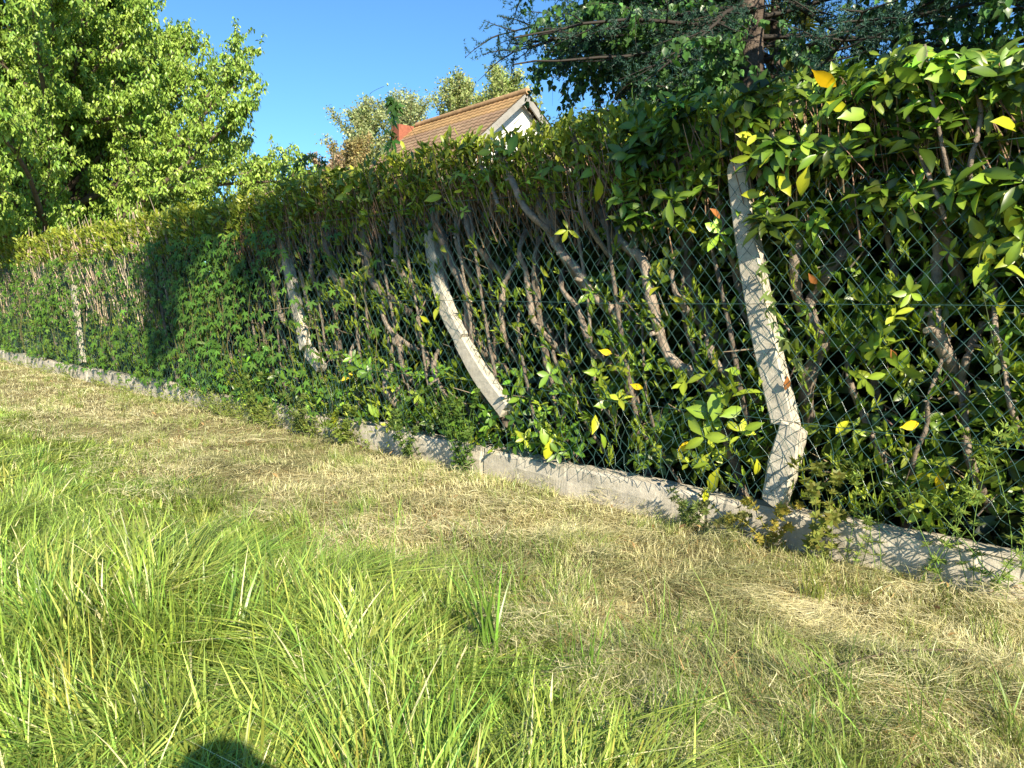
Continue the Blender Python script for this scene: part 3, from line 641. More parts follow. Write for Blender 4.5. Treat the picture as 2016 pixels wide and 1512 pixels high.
def sample_sq(n, qlo, qhi, slo=-3.2, shi=24, power=1.9):
    """denser close to the camera, as (s,q) with weights by distance"""
    out_s, out_q = [], []; tot = 0
    while tot < n:
        s = rnd(n*3, slo, shi); q = rnd(n*3, qlo, qhi); p = P(s, q, 0)
        d = np.maximum(np.hypot(p[:, 0], p[:, 1]), 2.0); ang = np.abs(p[:, 0])/np.maximum(p[:, 1], .01)
        ok = (p[:, 1] > 1.2) & (ang < .78) & (RNG.random(n*3) < (2.0/d)**power)
        out_s.append(s[ok]); out_q.append(q[ok]); tot += ok.sum()
    return np.concatenate(out_s)[:n], np.concatenate(out_q)[:n]
QB = 2.0                                                  # where the mown strip ends
def edge(s): return QB + (fbm(s*1.1, s*0+5, 91)-.5)*.9 - .1*sstep(2, 7, s) - .12*(1-sstep(.3, 2.6, s))
DRY, HAY, GRN, LUSH = np.array([.80, .72, .40]), np.array([.40, .38, .16]), np.array([.26, .33, .08]), np.array([.16, .265, .042])
def flow(p):                                               # the way the grass is laid over
    a = fbm(p[:, 0]*1.5+3, p[:, 1]*1.5, 92)*14.; return np.stack([np.cos(a), np.sin(a), a*0], -1)
# mown strip: short stubble
g = Geo(); n = 110000; s, q = sample_sq(n, .02, 3.6); p = P(s, q, 0); dist = np.hypot(p[:, 0], p[:, 1])
p[:, 2] = ground_h(p[:, 0], p[:, 1])-.005
dry = np.clip(sstep(.30, .55, fbm(s*.8, q*1.3, 93)+.10*sstep(4, 10, s))*.95 + RNG.normal(size=n)*.22, 0, 1)
c = blend(GRN, DRY, dry)*np.exp(RNG.normal(size=(n, 1))*.22)
clump = fbm(s*4, q*4, 94)
blades(g, p, flow(p)*rnd(n, 0, .8)[:, None]+rvec(n)*np.array([.5, .5, 0]), rnd(n, .02, .065)*(.5+1.1*clump), .0017*(1+dist*.18), c, 2)
stub = g.build('mown_grass', M['grass']); tag(stub, 'short mown grass bleached to straw in patches along the kerb', 'grass', kind='stuff')
# cut grass lying on top
g = Geo(); n = 130000; s, q = sample_sq(n, -.01, 3.8); p = P(s, q, 0); dist = np.hypot(p[:, 0], p[:, 1])
keep = (q < edge(s)+.5) | (RNG.random(n) < .25); s, q, p, dist = s[keep], q[keep], p[keep], dist[keep]; n = len(s)
heap = fbm(s*3.2, q*3.2, 95); p[:, 2] = ground_h(p[:, 0], p[:, 1])+.004+.13*sstep(.35, .75, heap)*RNG.random(n)
tone = np.clip(RNG.normal(.54, .36, n)+(fbm(s*1.8, q*1.8, 96)-.5)*2.4+.25*sstep(3, 9, s), 0, 1)
c = blend((.25, .27, .11), (.80, .71, .42), tone+.35*sstep(5, 10, s))*np.exp(RNG.normal(size=(n, 1))*.2)
red = RNG.random(n) < .03*sstep(.45, .6, fbm(s*2, q*2, 97))*3; c[red] = np.array([.48, .30, .14])*np.exp(RNG.normal(size=(red.sum(), 1))*.2)
fl = flow(p); a = nrmz(fl+rvec(n)*np.array([.9, .9, .22]))
L = rnd(n, .04, .15); A = p; 
V = np.zeros((n, 3, 2, 3)); sd = nrmz(np.cross(a, UP)+rvec(n)*.4); w = .0013*(1+dist*.19)*rnd(n, .6, 1.7)
bendv = rvec(n)*(L*.18)[:, None]
for i, tt in enumerate((0, .5, 1)):
    cc = A+a*(L*tt)[:, None]+bendv*(4*tt*(1-tt)); cc[:, 2] = np.maximum(cc[:, 2], .0)
    ww = w*(1, 1, .2)[i]; V[:, i, 0] = cc-sd*ww[:, None]*.5; V[:, i, 1] = cc+sd*ww[:, None]*.5
F = np.array([(0, 1, 3, 2), (2, 3, 5, 4)])[None]+(np.arange(n)*6)[:, None, None]
g.add(V.reshape(-1, 3), F.reshape(-1, 4), np.repeat(c, 6, 0))
hay = g.build('cut_grass', M['grass']); tag(hay, 'loose dry cut grass scattered over the mown strip', 'cut grass', kind='stuff')
# short green tufts sprouting through the mown strip
g = Geo(); nt_ = 1500; s, q = sample_sq(nt_, .02, 3.0, -3.2, 20, 1.4); kp = fbm(s*1.7, q*1.7, 101) > .46; s, q = s[kp], q[kp]; c0 = P(s, q, 0)
for k in range(len(s)):
    m = random.randint(12, 40); r_ = random.uniform(.02, .06); b = c0[k]+RNG.normal(size=(m, 3))*np.array([r_, r_, 0]); b[:, 2] = ground_h(b[:, 0], b[:, 1]); d = math.hypot(c0[k, 0], c0[k, 1])
    blades(g, b, RNG.normal(size=(m, 3))*np.array([.5, .5, 0])+flow(c0[k:k+1])[0]*random.uniform(0, .8), rnd(m, .04, .13), .0026*(1+max(0, d-3)*.12)*rnd(m, .7, 1.6), blend((.17, .26, .05), (.42, .44, .14), RNG.random(m)), 4)
sh = g.build('sprouting_grass', M['grass']); tag(sh, 'short green tufts of grass sprouting through the cut hay of the mown strip', 'grass', kind='stuff')
# long grass in tufts
g = Geo(); nt_ = 2900; s, q = sample_sq(nt_, 1.3, 9.5, -4, 22, 1.5); keep = q > edge(s)-.35*RNG.random(nt_)**2; s, q = s[keep], q[keep]; c0 = P(s, q, 0)
for k in range(len(s)):
    m = int(random.uniform(26, 60)); d = math.hypot(c0[k, 0], c0[k, 1]); inside = float(sstep(-.1, 1.5 if s[k] > 3 else .7, q[k]-edge(s[k])))
    m = int(m*1.0)
    rr = .04+.05*random.random(); b = c0[k]+RNG.normal(size=(m, 3))*np.array([rr, rr, 0]); b[:, 2] = ground_h(b[:, 0], b[:, 1])-.01
    fl = flow(c0[k:k+1])[0]; lean = fl*random.choice([.3, .8, 1.3, 1.7])*(.75+.5*RNG.random((m, 1))) + RNG.normal(size=(m, 3))*np.array([.22, .22, 0]) + (b-c0[k])*np.array([2.5, 2.5, 0]); lean[:, 2] = 0
    h = (.09+.27*inside*random.uniform(.35, 1.2))*(.45+.75*RNG.random(m)); tone = random.random()
    base = LUSH*(1-tone)+np.array([.36, .43, .09])*tone; cc = base*np.exp(RNG.normal(size=(m, 1))*.34)*np.exp(RNG.normal(size=(1, 3))*.08); y = RNG.random(m) < .035; cc[y] = DRY*1.05
    blades(g, b, lean, h, (.0042+.0085*RNG.random(m)**1.8)*(.8+.5*tone)*(1+max(0, d-3)*.09), cc, 5, tipcol=cc*1.1)
nl_ = 170; s = rnd(nl_, -1.5, 3.2); q = rnd(nl_, 1.15, 2.7)
for k in range(nl_):                                       # loose tall blades left standing at the edge
    c_ = P(s[k], q[k], 0); m = random.randint(4, 16); b = c_+RNG.normal(size=(m, 3))*np.array([.03, .03, 0]); ln = np.array([-.25, .1, 0])+RNG.normal(size=(m, 3))*np.array([.4, .4, 0])
    blades(g, b, ln, rnd(m, .12, .34)*random.uniform(.6, 1.1), rnd(m, .002, .007), vary((.20, .30, .055), m, .25), 6)
# undergrowth between the tufts
n = 34000; s, q = sample_sq(n, 1.2, 9.5, -4, 22, 1.5); keep = q > edge(s)-.5*RNG.random(n); s, q = s[keep], q[keep]; n = len(s); p = P(s, q, 0); p[:, 2] = ground_h(p[:, 0], p[:, 1]); dist = np.hypot(p[:, 0], p[:, 1])
blades(g, p, flow(p)*rnd(n, .1, 1.3)[:, None]+rvec(n)*np.array([.6, .6, 0]), rnd(n, .05, .17), .003*(1+dist*.12), blend((.075, .155, .025), (.36, .40, .10), RNG.random(n)**1.3)*np.exp(RNG.normal(size=(n, 1))*.2), 3)
long_ = g.build('long_grass', M['grass']); tag(long_, 'lush long green grass lying in windblown tufts on the left and in front', 'long grass', kind='stuff')
# a few tall clumps that stand out
def clump(px, py, n, h, lab, fan=.25, lean=(0, 0), w=.006, col=(.15, .27, .04)):
    c = on_ground(px, py); c[2] = 0; g = Geo(); b = c+RNG.normal(size=(n, 3))*np.array([.03, .03, 0])
    ln = np.array([lean[0], lean[1], 0])+RNG.normal(size=(n, 3))*np.array([fan, fan, 0])
    blades(g, b, ln, h*rnd(n, .45, 1.05), w*rnd(n, .6, 1.5), vary(col, n, .2), 7)
    o = g.build('grass_clump', M['grass']); tag(o, lab, 'grass clump', 'tall grass clumps left standing')
clump(960, 1330, 34, .52, 'tallest upright clump of broad grass blades at the middle of the foreground', .2, (-.08, .02), .009)
clump(1140, 1370, 26, .36, 'sparse grass clump just right of the tallest clump', .2, (.12, .05))
clump(790, 1500, 60, .36, 'wide arching grass clump bending left at the bottom of the view', .22, (-.75, .05), .008, (.19, .29, .06))
clump(90, 1330, 70, .42, 'tall bright grass clump at the left edge of the foreground', .16, (-.1, .08), .008)
clump(1340, 1480, 34, .34, 'thin grass clump at the bottom right of centre', .25, (.1, .1), .006)
clump(500, 1250, 60, .34, 'long grass clump swept to the left of centre', .2, (-.55, .15), .006)
clump(1600, 1175, 60, .17, 'short yellow green tuft growing against the kerb near the right', .25, (0, 0), .004, (.24, .28, .06))
clump(1010, 1065, 50, .14, 'short olive tuft in the mown strip left of the tall post', .3, (0, 0), .004, (.19, .24, .06))

g = Geo(); n = 160; s = rnd(n, -2, 14); q = RNG.random(n)**1.7*1.4; p = P(s, q, 0); p[:, 2] = ground_h(p[:, 0], p[:, 1])+.035+.03*RNG.random(n)
_sc(g, LAUREL2, p, frames(nrmz(rvec(n)*[1, 1, .3]), nrmz(rvec(n)*.6+UP)), rnd(n, .025, .06), blend((.14, .09, .055), (.30, .22, .11), RNG.random(n))*np.exp(RNG.normal(size=(n, 1))*.3))
fl_ = g.build('fallen_leaves', M['soft']); tag(fl_, 'dry brown leaves scattered over the cut grass near the kerb', 'leaves', kind='stuff')
# fallen stick
a, b = on_ground(1650, 1330), on_ground(1900, 1305); g = Geo(); tube(g, smooth_path([a+UP*.04, (a+b)/2+UP*.06+np.array([0, .02, 0]), b+UP*.05], 14), np.linspace(.004, .003, 14), 6, (.12, .09, .06))
st = g.build('stick', M['twig']); tag(st, 'thin dark stick lying in the cut grass at the lower right', 'stick')

# ================================================================== TREES
class Tree:
    def __init__(s): s.A, s.B, s.ra, s.rb, s.lp, s.ld = [], [], [], [], [], []
    def limb(s, p, d, L, r, n=8, wander=.12, grav=0., end=.25):
        pts = [np.array(p, float)]; d = nrmz(np.array(d, float))
        for i in range(n):
            d = nrmz(d+RNG.normal(size=3)*wander+UP*grav); pts.append(pts[-1]+d*L/n)
        r_ = np.linspace(r, r*end, n+1)
        for i in range(n): s.A.append(pts[i]); s.B.append(pts[i+1]); s.ra.append(r_[i]); s.rb.append(r_[i+1])
        return np.array(pts), r_
    def branches(s, name, m, parent, col, k=6):
        g = Geo(); prisms(g, s.A, s.B, np.array(s.ra), np.array(s.rb), np.array(col), k); return g.build(name, m, parent)
def trunk_mesh(base, pts, r0, r1, parent, m=None):
    g = Geo(); n = 30; p = smooth_path(pts, n); r = np.linspace(r0, r1, n)*(1+.06*RNG.normal(size=n)); r[:3] *= (1.5, 1.25, 1.1)
    tube(g, p, r, 12, (.16, .13, .10), wob=.05); return g.build('trunk', m or M['trunk'], parent, smooth=True)

# --- cherry tree, left
base = np.array([-11.8, 19.6, 0]); T = Tree()
ch = thing('cherry_tree', base, 'large sunlit cherry tree with drooping bright green leaves behind the hedge on the left', 'tree')
trunk_mesh(base, [base, base+[.1, 0, 3], base+[0, .1, 7], base+[.2, 0, 12]], .22, .05, ch)
def spread(z): return np.interp(z, [1.9, 4, 5.7, 7.5, 9, 12.2], [6.9, 7.3, 6.7, 4.3, 2.9, .6])
cl_p, cl_d = [], []
for k in range(120):
    zt = 2.0+10.0*(k/119.)**.95; az = k*2.39996+random.uniform(-.3, .3); el = rad(random.uniform(24, 42) if zt > 5.5 else random.uniform(4, 22)); R_ = spread(zt)*random.uniform(.42 if zt < 5 else .6, 1.02)
    Lr = R_/math.cos(el); z0_ = max(.9, zt-Lr*math.sin(el)*.8); d = np.array([math.cos(az)*math.cos(el), math.sin(az)*math.cos(el), math.sin(el)*.8])
    pts, r_ = T.limb(base+[0, 0, z0_], d, Lr, .05+.05*R_/6, 12, .07, .012)
    for i in range(2, 13):
        for sgn in range(3 if i > 5 else 2):
            dd = nrmz((pts[min(i, 12)]-pts[i-1])*1.0/np.linalg.norm(pts[min(i, 12)]-pts[i-1])*.8+rvec(1)[0]*.75+UP*.45)
            Ls = (.5+1.3*(1-i/14))*random.uniform(.6, 1.1)*(R_/6)**.5; sp, _ = T.limb(pts[i], dd, Ls, .016, 5, .12, .02)
            for j in range(1, 6):
                cl_p.append(sp[j]); cl_d.append(nrmz(sp[j]-sp[j-1]))
                for _ in range(1):
                    d3 = nrmz(cl_d[-1]*.5+rvec(1)[0]*.8+UP*.35); tw_, _ = T.limb(sp[j], d3, random.uniform(.18, .45), .006, 2, .1); cl_p += [tw_[1], tw_[2]]; cl_d += [d3, d3]
T.branches('branches', M['bark'], ch, (.17, .13, .10), 5)
cp, cd = np.array(cl_p), np.array(cl_d); g = Geo(); n = len(cp)
tone = np.clip(RNG.normal(.45, .3, n), 0, 1); cc = blend((.14, .28, .05), (.30, .44, .10), tone)
for k in range(9):
    a = nrmz(-UP*.75+rvec(n)*.75+cd*.25); nm = nrmz(rvec(n)*.6+UP*.8+cd*.3)
    scatter(g, CHERRY, cp+rvec(n)*.07, frames(a, nm), rnd(n, .075, .125), cc*np.exp(RNG.normal(size=(n, 1))*.15))
g.build('crown', M['leaf'], ch)
print('cherry clusters', n)

# --- cedar, right
base = at_depth(1482, 589, 8.0); base[2] = 0; T = Tree()
ce = thing('cedar_tree', base, 'dark blue green cedar with rough brown trunk behind the right half of the hedge', 'tree')
tp = at_depth(1478, 0, 8.0)
trunk_mesh(base, [base, base+[0, 0, 2.5], tp, tp+[-.1, 0, 5]], .17, .11, ce)
sp_p, sp_d = [], []; SP = Tree()
limbs = [(2.8+.24*k, k*2.39996+2.2, random.uniform(2.0, 3.0)) for k in range(28)]
limbs += [(3.9, math.pi*1.02, 2.7), (4.3, math.pi*.97, 2.7), (4.6, math.pi*1.1, 2.7), (4.1, math.pi*1.2, 3.0), (4.4, math.pi*.9, 3.2), (4.0, math.pi*.93, 2.6), (4.9, math.pi*1.03, 2.7), (4.2, .3, 2.6), (4.0, -.3, 2.6)]
for z, az, L in limbs:
    L *= np.interp(z, [3, 6, 9.5], [1, .9, .3]); L = min(L, 1.5) if (z < 3.6 and math.cos(az) < -.3) else L; d = np.array([math.cos(az), math.sin(az), random.uniform(-.18, .12)])
    pts, r_ = T.limb(base+[0, 0, z], d, L, .03, 12, .08, -.01)
    for i in range(1, 13):
        dm = nrmz(pts[i]-pts[i-1])
        for sg in (-1, 1):
            if pts[i][2] < 3.7 and pts[i][0] < .9: continue
            sd = nrmz(np.cross(dm, UP))*sg; dd = nrmz(dm*.7+sd*.8+UP*random.uniform(-.25, .2)); Ls = random.uniform(.35, .95)*(1-.4*i/12)
            sp, _ = T.limb(pts[i], dd, Ls, .010, 6, .1, -.02)
            for j in range(1, 7):
                sp_p.append(sp[j]); sp_d.append(dd)
                d3 = nrmz(dd*.5+rvec(1)[0]-UP*.1); t3, _ = SP.limb(sp[j], d3, random.uniform(.06, .2), .004, 2, .1); sp_p += [t3[1], t3[2], (t3[1]+t3[0])/2, (t3[1]+t3[2])/2]; sp_d += [d3]*4
T.branches('branches', M['twig'], ce, (.045, .038, .032), 4)
sp_p, sp_d = np.array(sp_p), np.array(sp_d); k_ = ~((np.abs(sp_p[:, 0]/sp_p[:, 1]-.3196) < .022) & (sp_p[:, 1] < 8.) & (RNG.random(len(sp_p)) < .8)); sp_p, sp_d = sp_p[k_], sp_d[k_]; k_ = ~((sp_p[:, 2] < 3.6+.2*RNG.random(len(sp_p))) & (sp_p[:, 0] < .9)); sp_p, sp_d = sp_p[k_], sp_d[k_]; g = Geo(); n = len(sp_p); print('cedar spurs', n)
for k in range(9):
    a = nrmz(rvec(n)+UP*.35); L = rnd(n, .022, .045); B = sp_p+a*L[:, None]; x = nrmz(np.cross(a, rvec(n)))*.004
    V = np.stack([sp_p-x, sp_p+x, B], 1); F = np.arange(n*3).reshape(-1, 3); g.add(V.reshape(-1, 3), F, np.repeat(vary((.045, .105, .075), n, .3), 3, 0))
g.build('needles', M['soft'], ce)

# --- birches
def birch(px, depth, label, azs, H=9.5, reach=4.5, zlo=4.2, nl=26, grp='birches behind the hedge'):
    base = at_depth(px, 589, depth); base[2] = 0; T = Tree()
    t = thing('birch_tree', base, label, 'tree')
    trunk_mesh(base, [base, base+[.05, 0, H*.4], base+[0, .1, H]], .10, .03, t, M['trunk'])
    P_, D_ = [], []
    for k in range(nl):
        az = random.choice(azs)+random.uniform(-.35, .35); z = zlo+(H*.85-zlo)*random.random()**1.8; L = reach*random.uniform(.6, 1.05)*np.interp(z, [zlo, H], [1, .5])
        pts, _ = T.limb(base+[0, 0, z-.9], [math.cos(az), math.sin(az), random.uniform(.0, .3)], L, .035, 12, .05, -.03)
        for i in range(2, 13):
            for _ in range(3):
                d = nrmz(rvec(1)[0]*.8+(pts[i]-pts[i-1])*2); sp, _ = T.limb(pts[i], d, random.uniform(.35, 1.0), .0035, 7, .1, -.16)
                for j in range(1, 8):
                    P_.append(sp[j]); D_.append(d)
                    P_.append((sp[j]+sp[j-1])/2); D_.append(d)
    T.branches('branches', M['twig'], t, (.05, .04, .033), 4)
    p, g = np.array(P_), Geo(); p = p[~((np.abs(p[:, 0]/p[:, 1]-.3196) < .022) & (p[:, 2] > 3.4) & (RNG.random(len(p)) < .85))]; p = p[~((p[:, 2] < 3.8+.2*RNG.random(len(p))) & (p[:, 0] < 1.3))]; n = len(p); print('birch', n)
    for k in range(3):
        a = nrmz(-UP*.9+rvec(n)*.7); scatter(g, OVATE, p+rvec(n)*.03, frames(a, nrmz(rvec(n)+N*.5)), rnd(n, .055, .095), vary((.06, .15, .045), n, .35))
    g.build('crown', M['leaf'], t)
birch(1500, 9.6, 'birch with hanging twigs of small rounded leaves mingling with the left side of the cedar', [math.pi, math.pi*1.15, math.pi*.9, math.pi*1.3], reach=3.4, zlo=4.2, nl=38)
birch(2230, 7.6, 'birch leaning in over the right end of the hedge with dark hanging leaves', [math.pi, math.pi*1.1, math.pi*.9, math.pi*.7, math.pi*1.25], reach=4.6, zlo=4.2, nl=28)

# --- palm
base = at_depth(1530, 589, 10.5); base[2] = 0
pa = thing('fan_palm', base, 'fan palm with stiff yellow green fronds just right of the cedar trunk', 'palm'); g = Geo()
hub = at_depth(1525, 105, 10.5); tube(g, smooth_path([base, base+[0, 0, 2], hub-UP*.1], 12), .11, 10, (.12, .09, .06)); g.build('trunk', M['bark'], pa)
for k in range(22):
    d = nrmz(rvec(1)[0]*[1, 1, .6]+UP*.5); g = Geo(); e = hub+d*random.uniform(.3, .5); tube(g, [hub, (hub+e)/2+UP*.03, e], .008, 5, (.12, .17, .04))
    x = nrmz(np.cross(d, rvec(1)[0])); m_ = 26; an = np.linspace(-1.9, 1.9, m_)
    a = np.cos(an)[:, None]*d+np.sin(an)[:, None]*x; nm = np.repeat(np.cross(d, x)[None], m_, 0)
    scatter(g, DIAM, np.repeat(e[None], m_, 0), frames(a, nm+rvec(m_)*.2), np.stack([np.full(m_, .05), rnd(m_, .38, .5), np.full(m_, .3)], -1), vary((.17, .22, .06), m_, .15)); g.build('frond', M['soft'], pa)

# --- far trees beyond the house
def airy(name, px0, px1, ytop, depth, col, label, nb=60, leaf=.16, zlo=2.0, grp=None, upr=1.2):
    a, b = at_depth(px0, 589, depth), at_depth(px1, 589, depth); w = (b[0]-a[0])/2; H = at_depth(1008, ytop, depth)[2]
    base = (a+b)/2; base[2] = 0; t = thing(name, base, label, 'tree', grp); T = Tree()
    trunk_mesh(base, [base, base+[.1, 0, H*.4], base+[0, 0, H*.85]], w*.05+.05, .04, t); PP = []
    for k in range(nb):
        az = k*2.39996; f = k/nb; z0_ = H*(.12+.80*f); R_ = 2.3*w*random.uniform(.35, 1.)*math.sqrt(max(.08, 1-(f*.92)**2.5))
        d = nrmz(np.array([math.cos(az), math.sin(az), upr])); L = min(R_*math.sqrt(1+upr**2), (H-z0_)*1.05)
        pts, _ = T.limb(base+[0, 0, z0_], d, L, .05, 8, .08, .06)
        for i in range(1, 9):
            for _ in range(5):
                sp, _ = T.limb(pts[i], nrmz(rvec(1)[0]*.8+UP*.9), random.uniform(.4, 1.3)*w/4, .012, 3, .1, .05); PP += [sp[1], sp[2], sp[3]]
    T.branches('branches', M['bark'], t, (.2, .16, .12), 3)
    p = np.repeat(np.array(PP), 5, 0); n = len(p); p = p+RNG.normal(size=(n, 3))*w*.10; g = Geo()
    scatter(g, DIAM, p, frames(rvec(n), rvec(n)+UP*.5), leaf*rnd(n, .6, 1.3), vary(np.array(col)*1.6, n, .25)); g.build('crown', M['soft'], t)
airy('poplar_tree', 675, 775, 205, 44, (.19, .24, .13), 'pale spring green tree behind the chimney end of the house', 46)
airy('poplar_tree', 745, 862, 198, 46, (.20, .25, .14), 'pale airy tree rising over the left end of the house roof', 46)
airy('poplar_tree', 862, 955, 150, 42, (.19, .24, .11), 'tall airy poplar rising behind the middle of the roof ridge', 50)
airy('poplar_tree', 935, 1050, 142, 40, (.19, .25, .10), 'tall airy poplar behind the gable peak of the house', 54)
airy('russet_tree', 600, 690, 306, 36, (.22, .18, .13), 'low russet budding tree on the skyline left of the pale trees', 30, .13, upr=.7)
airy('russet_tree', 660, 740, 272, 38, (.20, .18, .09), 'brownish budding tree tucked below the pale tree left of the chimney', 30, .13, upr=.8)
airy('garden_tree', 480, 560, 318, 34, (.20, .24, .11), 'faint pale tree just right of the cherry tree behind the hedge', 30, .12, upr=.8)
airy('garden_tree', -150, 190, 150, 26, (.07, .14, .035), 'deep green tree filling the gaps behind the cherry tree at the left edge', 70, .16, upr=.6)
airy('garden_shrub', 1075, 1230, 225, 14, (.14, .20, .045), 'sunlit yellow green shrub between the house gable and the cedar', 46, .085, upr=.7)
airy('garden_shrub', 1500, 1640, 80, 12.5, (.14, .20, .05), 'bright leafy shrub behind the fan palm', 46, .08, upr=.8)
airy('garden_shrub', 1240, 1480, 215, 15, (.07, .13, .035), 'dark green shrub behind the hedge under the cedar limbs', 46, .09, upr=.7)
airy('garden_shrub', 1640, 2100, 190, 13, (.06, .12, .03), 'broad dark shrub behind the right end of the hedge', 70, .10, upr=.6)

# ================================================================== HOUSE
RA = np.array([.2, 22.1, CAMH+5.73]); RD = nrmz(np.array([-3.46, 4.0, 0])); RW = np.array([-RD[1], RD[0], 0]); RW = -RW if RW[0] > 0 else RW   # RW: out of the roof slope towards the camera's left
LEN, HALF, TP = 4.85, 4.0, math.tan(rad(40))
hb = RA+RD*LEN/2; hb[2] = 0
house = thing('house', hb, 'small cream house with an orange tiled gable roof behind the hedge', 'house')
def hp(a, b, c): return RA+RD*a+RW*b+UP*c                 # a along the ridge, b towards the near eave, c above the ridge
def slope(sg):
    g = Geo(); rows = 22; colsN = 120
    for r in range(rows):
        b0, b1 = HALF*r/rows, HALF*(r+1)/rows+.03
        a = np.linspace(-.35, LEN+.3, colsN); wv = .022*np.abs(np.sin(a*math.pi/.22))
        lo = np.array([hp(x, sg*b1, -b1*TP+.050+w_) for x, w_ in zip(a, wv)]); hi = np.array([hp(x, sg*b0, -b0*TP+.012+w_) for x, w_ in zip(a, wv)])
        lo2 = lo-UP*.045
        V = np.concatenate([hi, lo, lo2]); i = np.arange(colsN-1)
        tone = vnoise(a*2.3, a*0+r*1.7, 99)*.5+RNG.random(colsN)*.3; c = blend((.25, .15, .10), (.34, .25, .15), tone)
        if r < 3: c = blend((.36, .21, .10), (.40, .27, .12), tone)
        c = c*np.interp(a, [-.35, .2, 1.0], [.95, .95, 1.])[:, None]
        g.add(V, np.concatenate([np.stack([i, i+1, i+1+colsN, i+colsN], -1), np.stack([i+colsN, i+1+colsN, i+1+2*colsN, i+2*colsN], -1)]), np.concatenate([c, c, c*.9]))
    return g
g = slope(1); g2 = slope(-1)
for gg in (g, g2): gg.build('roof', M['tile'], house, smooth=False)
g = Geo(); tube(g, [hp(x, 0, .06) for x in np.linspace(-.38, LEN+.33, 20)], .09, 8, (.40, .25, .13)); g.build('ridge', M['tile'], house)
g = Geo(); e0 = -HALF*TP; a0, a1 = .0, LEN
V = [hp(a0, 0, -.06), hp(a0, HALF-.3, -(HALF-.3)*TP-.06), hp(a0, HALF-.3, -6.9), hp(a0, -HALF+.3, -6.9), hp(a0, -HALF+.3, -(HALF-.3)*TP-.06)]
V2 = [hp(a1, 0, -.06), hp(a1, HALF-.3, -(HALF-.3)*TP-.06), hp(a1, HALF-.3, -6.9), hp(a1, -HALF+.3, -6.9), hp(a1, -HALF+.3, -(HALF-.3)*TP-.06)]
me = mesh_obj('wall', V+V2, [np.array([(0, 1, 2, 3, 4), (9, 8, 7, 6, 5)]), np.array([(1, 6, 7, 2), (3, 8, 9, 4), (2, 7, 8, 3)])], M['plaster'], smooth=False, parent=house)
def beam(name, p0, p1, w, h, m, parent):
    p0, p1 = np.array(p0), np.array(p1); d = nrmz(p1-p0); x = nrmz(np.cross(d, UP)) if abs(d[2]) < .95 else RW; y = np.cross(x, d)
    V = [p+x*sx*w/2+y*sy*h/2 for p in (p0, p1) for sx, sy in ((-1, -1), (1, -1), (1, 1), (-1, 1))]
    return mesh_obj(name, V, np.array([(0, 1, 2, 3), (7, 6, 5, 4), (0, 4, 5, 1), (1, 5, 6, 2), (2, 6, 7, 3), (3, 7, 4, 0)]), m, smooth=False, parent=parent)
for sg in (1, -1): beam('verge_board', hp(-.30, 0, -.10), hp(-.30, sg*HALF, -HALF*TP-.10), .05, .18, M['board'], house)
beam('downpipe', hp(-.04, -.45, -.45), hp(-.04, -.45, -5.5), .07, .07, M['board'], house)
# chimney block at the far end on the near slope
cA = at_depth(782, 291, 24.9)
bq = 1.9
def box_mesh(name, a0, a1, b0, b1, c0, c1, m):
    V = [hp(a, b, c) for a in (a0, a1) for b in (b0, b1) for c in (c0, c1)]
    return mesh_obj(name, V, np.array([(0, 1, 3, 2), (4, 6, 7, 5), (0, 4, 5, 1), (2, 3, 7, 6), (0, 2, 6, 4), (1, 5, 7, 3)]), m, smooth=False, parent=house)
box_mesh('chimney', LEN+.38, LEN+.85, .08, .68, -3.6, .02, M['brick'])

# ================================================================== things outside the view that shade it
def shade_tree(label, base, blobs, leaf=.13, dens=620, col=(.05, .12, .025)):
    t = thing('broadleaf_tree', base, label, 'tree'); T = Tree(); top = np.array([base[0]+.5, base[1]+.4, 6.2])
    trunk_mesh(base, [base, base+UP*2.5, top], .16, .06, t); g = Geo()
    hub = top
    for c, r in blobs:
        c = np.array(c, float); v = c-hub; T.limb(hub, v, np.linalg.norm(v), .05, 8, .01); hub = c
        for k in range(14): T.limb(c, rvec(1)[0], r*.8, .015, 4, .1)
        n = int(dens*r*r*4); p = c+rvec(n)*(r*RNG.random(n)**.45)[:, None]
        scatter(g, OVATE, p, frames(rvec(n), rvec(n)+UP*.6), leaf*rnd(n, .6, 1.2), vary(col, n, .25))
    T.branches('branches', M['bark'], t, (.12, .10, .08), 5); g.build('crown', M['soft'], t)
def back(px, py, t, q=0.):                                 # the point t metres towards the sun from a spot on the hedge face
    s, z = on_fence(px, py, q); return P(s, q, z)+SDIR*t
SHADE = [(316, 500, 11, .36), (316, 590, 11, .32), (322, 680, 11, .27), (400, 450, 11, .46), (540, 440, 10, .46), (660, 430, 9.5, .40), (790, 420, 9, .32), (930, 390, 8.5, .28), (1120, 330, 8, .33), (1290, 290, 7.5, .34), (1440, 210, 7.2, .22)]
blobs = [(back(x, y, t), r) for x, y, t, r in SHADE]
shade_tree('tall broadleaf tree standing behind the viewer, its crown shading the top of the hedge', np.array([-8., -3., 0]), blobs)

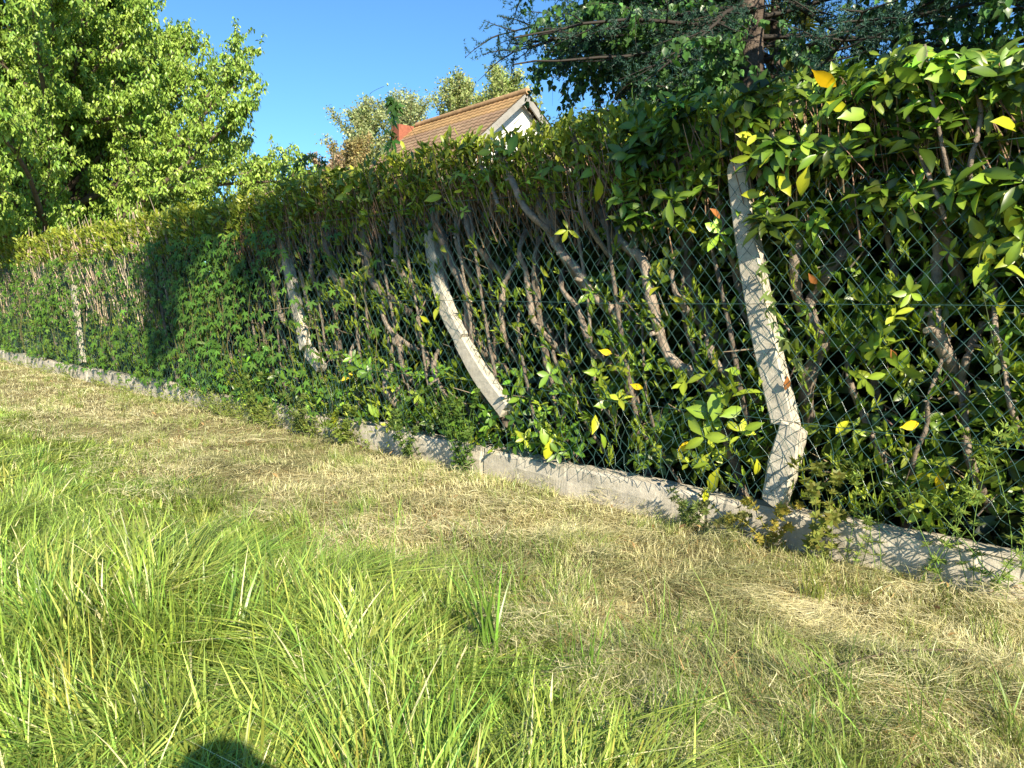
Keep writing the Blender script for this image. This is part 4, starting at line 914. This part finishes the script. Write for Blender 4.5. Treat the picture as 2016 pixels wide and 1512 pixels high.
exec_person = True
if exec_person:
    pb = np.array([0.10, -.58, 0]); per = thing('person', pb, 'person in a navy top standing behind the viewpoint and holding up a phone', 'person')
    def skinned(name, verts, edges, radii, m, lv=2):
        me = bpy.data.meshes.new(name); me.from_pydata([tuple(np.array(v)+pb) for v in verts], edges, []); o = bpy.data.objects.new(name, me); S.collection.objects.link(o)
        md = o.modifiers.new('skin', 'SKIN'); md.use_smooth_shade = True
        for i, r in enumerate(radii): me.skin_vertices[0].data[i].radius = (r, r) if np.isscalar(r) else r
        me.skin_vertices[0].data[0].use_root = True
        sb = o.modifiers.new('sub', 'SUBSURF'); sb.levels = lv; sb.render_levels = lv; me.materials.append(m); put(o, per); return o
    V_ = [(0, 0, .90), (0, 0, 1.08), (0, .01, 1.24), (0, .01, 1.34), (0, .02, 1.41), (0, .03, 1.46),
          (-.17, 0, 1.33), (-.22, .06, 1.12), (-.10, .27, 1.24), (-.055, .31, 1.27), (.17, 0, 1.33), (.22, .06, 1.12), (.10, .27, 1.24), (.055, .31, 1.27),
          (-.09, 0, .84), (-.10, .02, .47), (-.11, 0, .08), (-.12, .13, .03), (.09, 0, .84), (.10, .02, .47), (.11, 0, .08), (.12, .13, .03)]
    E_ = [(0, 1), (1, 2), (2, 3), (3, 4), (4, 5), (3, 6), (6, 7), (7, 8), (8, 9), (3, 10), (10, 11), (11, 12), (12, 13), (0, 14), (14, 15), (15, 16), (16, 17), (0, 18), (18, 19), (19, 20), (20, 21)]
    R_ = [(.15, .11), (.14, .10), (.16, .11), (.13, .09), (.055, .055), .055, .055, .042, .030, .028, .055, .042, .030, .028, .085, .058, .042, .035, .085, .058, .042, .035]
    skinned('body', V_, E_, R_, M['cloth'])
    def ell(name, c, r, m, lumps=0):
        g = Geo(); a = np.linspace(0, math.pi, 17); b = np.linspace(0, 2*math.pi, 25)[:-1]; A_, B_ = np.meshgrid(a, b, indexing='ij')
        V = np.stack([np.sin(A_)*np.cos(B_)*r[0], np.sin(A_)*np.sin(B_)*r[1], np.cos(A_)*r[2]], -1)
        if lumps:                                          # nose, brow, chin
            f = np.exp(-((B_-math.pi/2)**2)/.05); V[..., 1] += f*np.exp(-((A_-1.62)**2)/.02)*.022 + f*np.exp(-((A_-2.2)**2)/.03)*.008; V[..., 0] *= 1-.18*sstep(1.7, 3, A_)
        V = V.reshape(-1, 3)+np.array(c)+pb; i = np.arange(16)[:, None]*24; j = np.arange(24)[None]
        g.add(V, np.stack([i+j, i+24+j, i+24+(j+1) % 24, i+(j+1) % 24], -1).reshape(-1, 4)); return g.build(name, m, per, attr=False)
    ell('head', (0, .04, 1.535), (.076, .098, .115), M['skin'], 1); ell('hair', (0, .015, 1.562), (.088, .105, .105), M['hair'])
    ell('hat', (0, .03, 1.60), (.155, .155, .014), M['cloth']); ell('hat_crown', (0, .03, 1.62), (.11, .12, .10), M['cloth'])
    for sx in (-1, 1):
        hand = ell('hand', (sx*.055, .325, 1.285), (.028, .016, .045), M['skin'])
        for k in range(4):
            v = [(sx*(.05-.004*k), .335, 1.27+.017*k), (sx*(.035), .352, 1.272+.018*k), (sx*.015, .352, 1.272+.018*k)]
            skinned('finger', v, [(0, 1), (1, 2)], [.008, .0075, .006], M['skin'], 1)
        skinned('thumb', [(sx*.055, .315, 1.275), (sx*.04, .305, 1.30), (sx*.025, .31, 1.315)], [(0, 1), (1, 2)], [.010, .009, .007], M['skin'], 1)
    ph = Geo(); c = np.array([0, .335, 1.30])
    x0, x1, y0, y1, z0_, z1_ = -.075, .075, .332, .340, 1.262, 1.338
    V = np.array([(x, y, z) for x in (x0, x1) for y in (y0, y1) for z in (z0_, z1_)])+pb
    o = mesh_obj('phone', V, np.array([(0, 1, 3, 2), (4, 6, 7, 5), (0, 4, 5, 1), (2, 3, 7, 6), (0, 2, 6, 4), (1, 5, 7, 3)]), M['black'], smooth=False)
    tag(o, 'black phone held sideways in both hands of the person', 'phone')
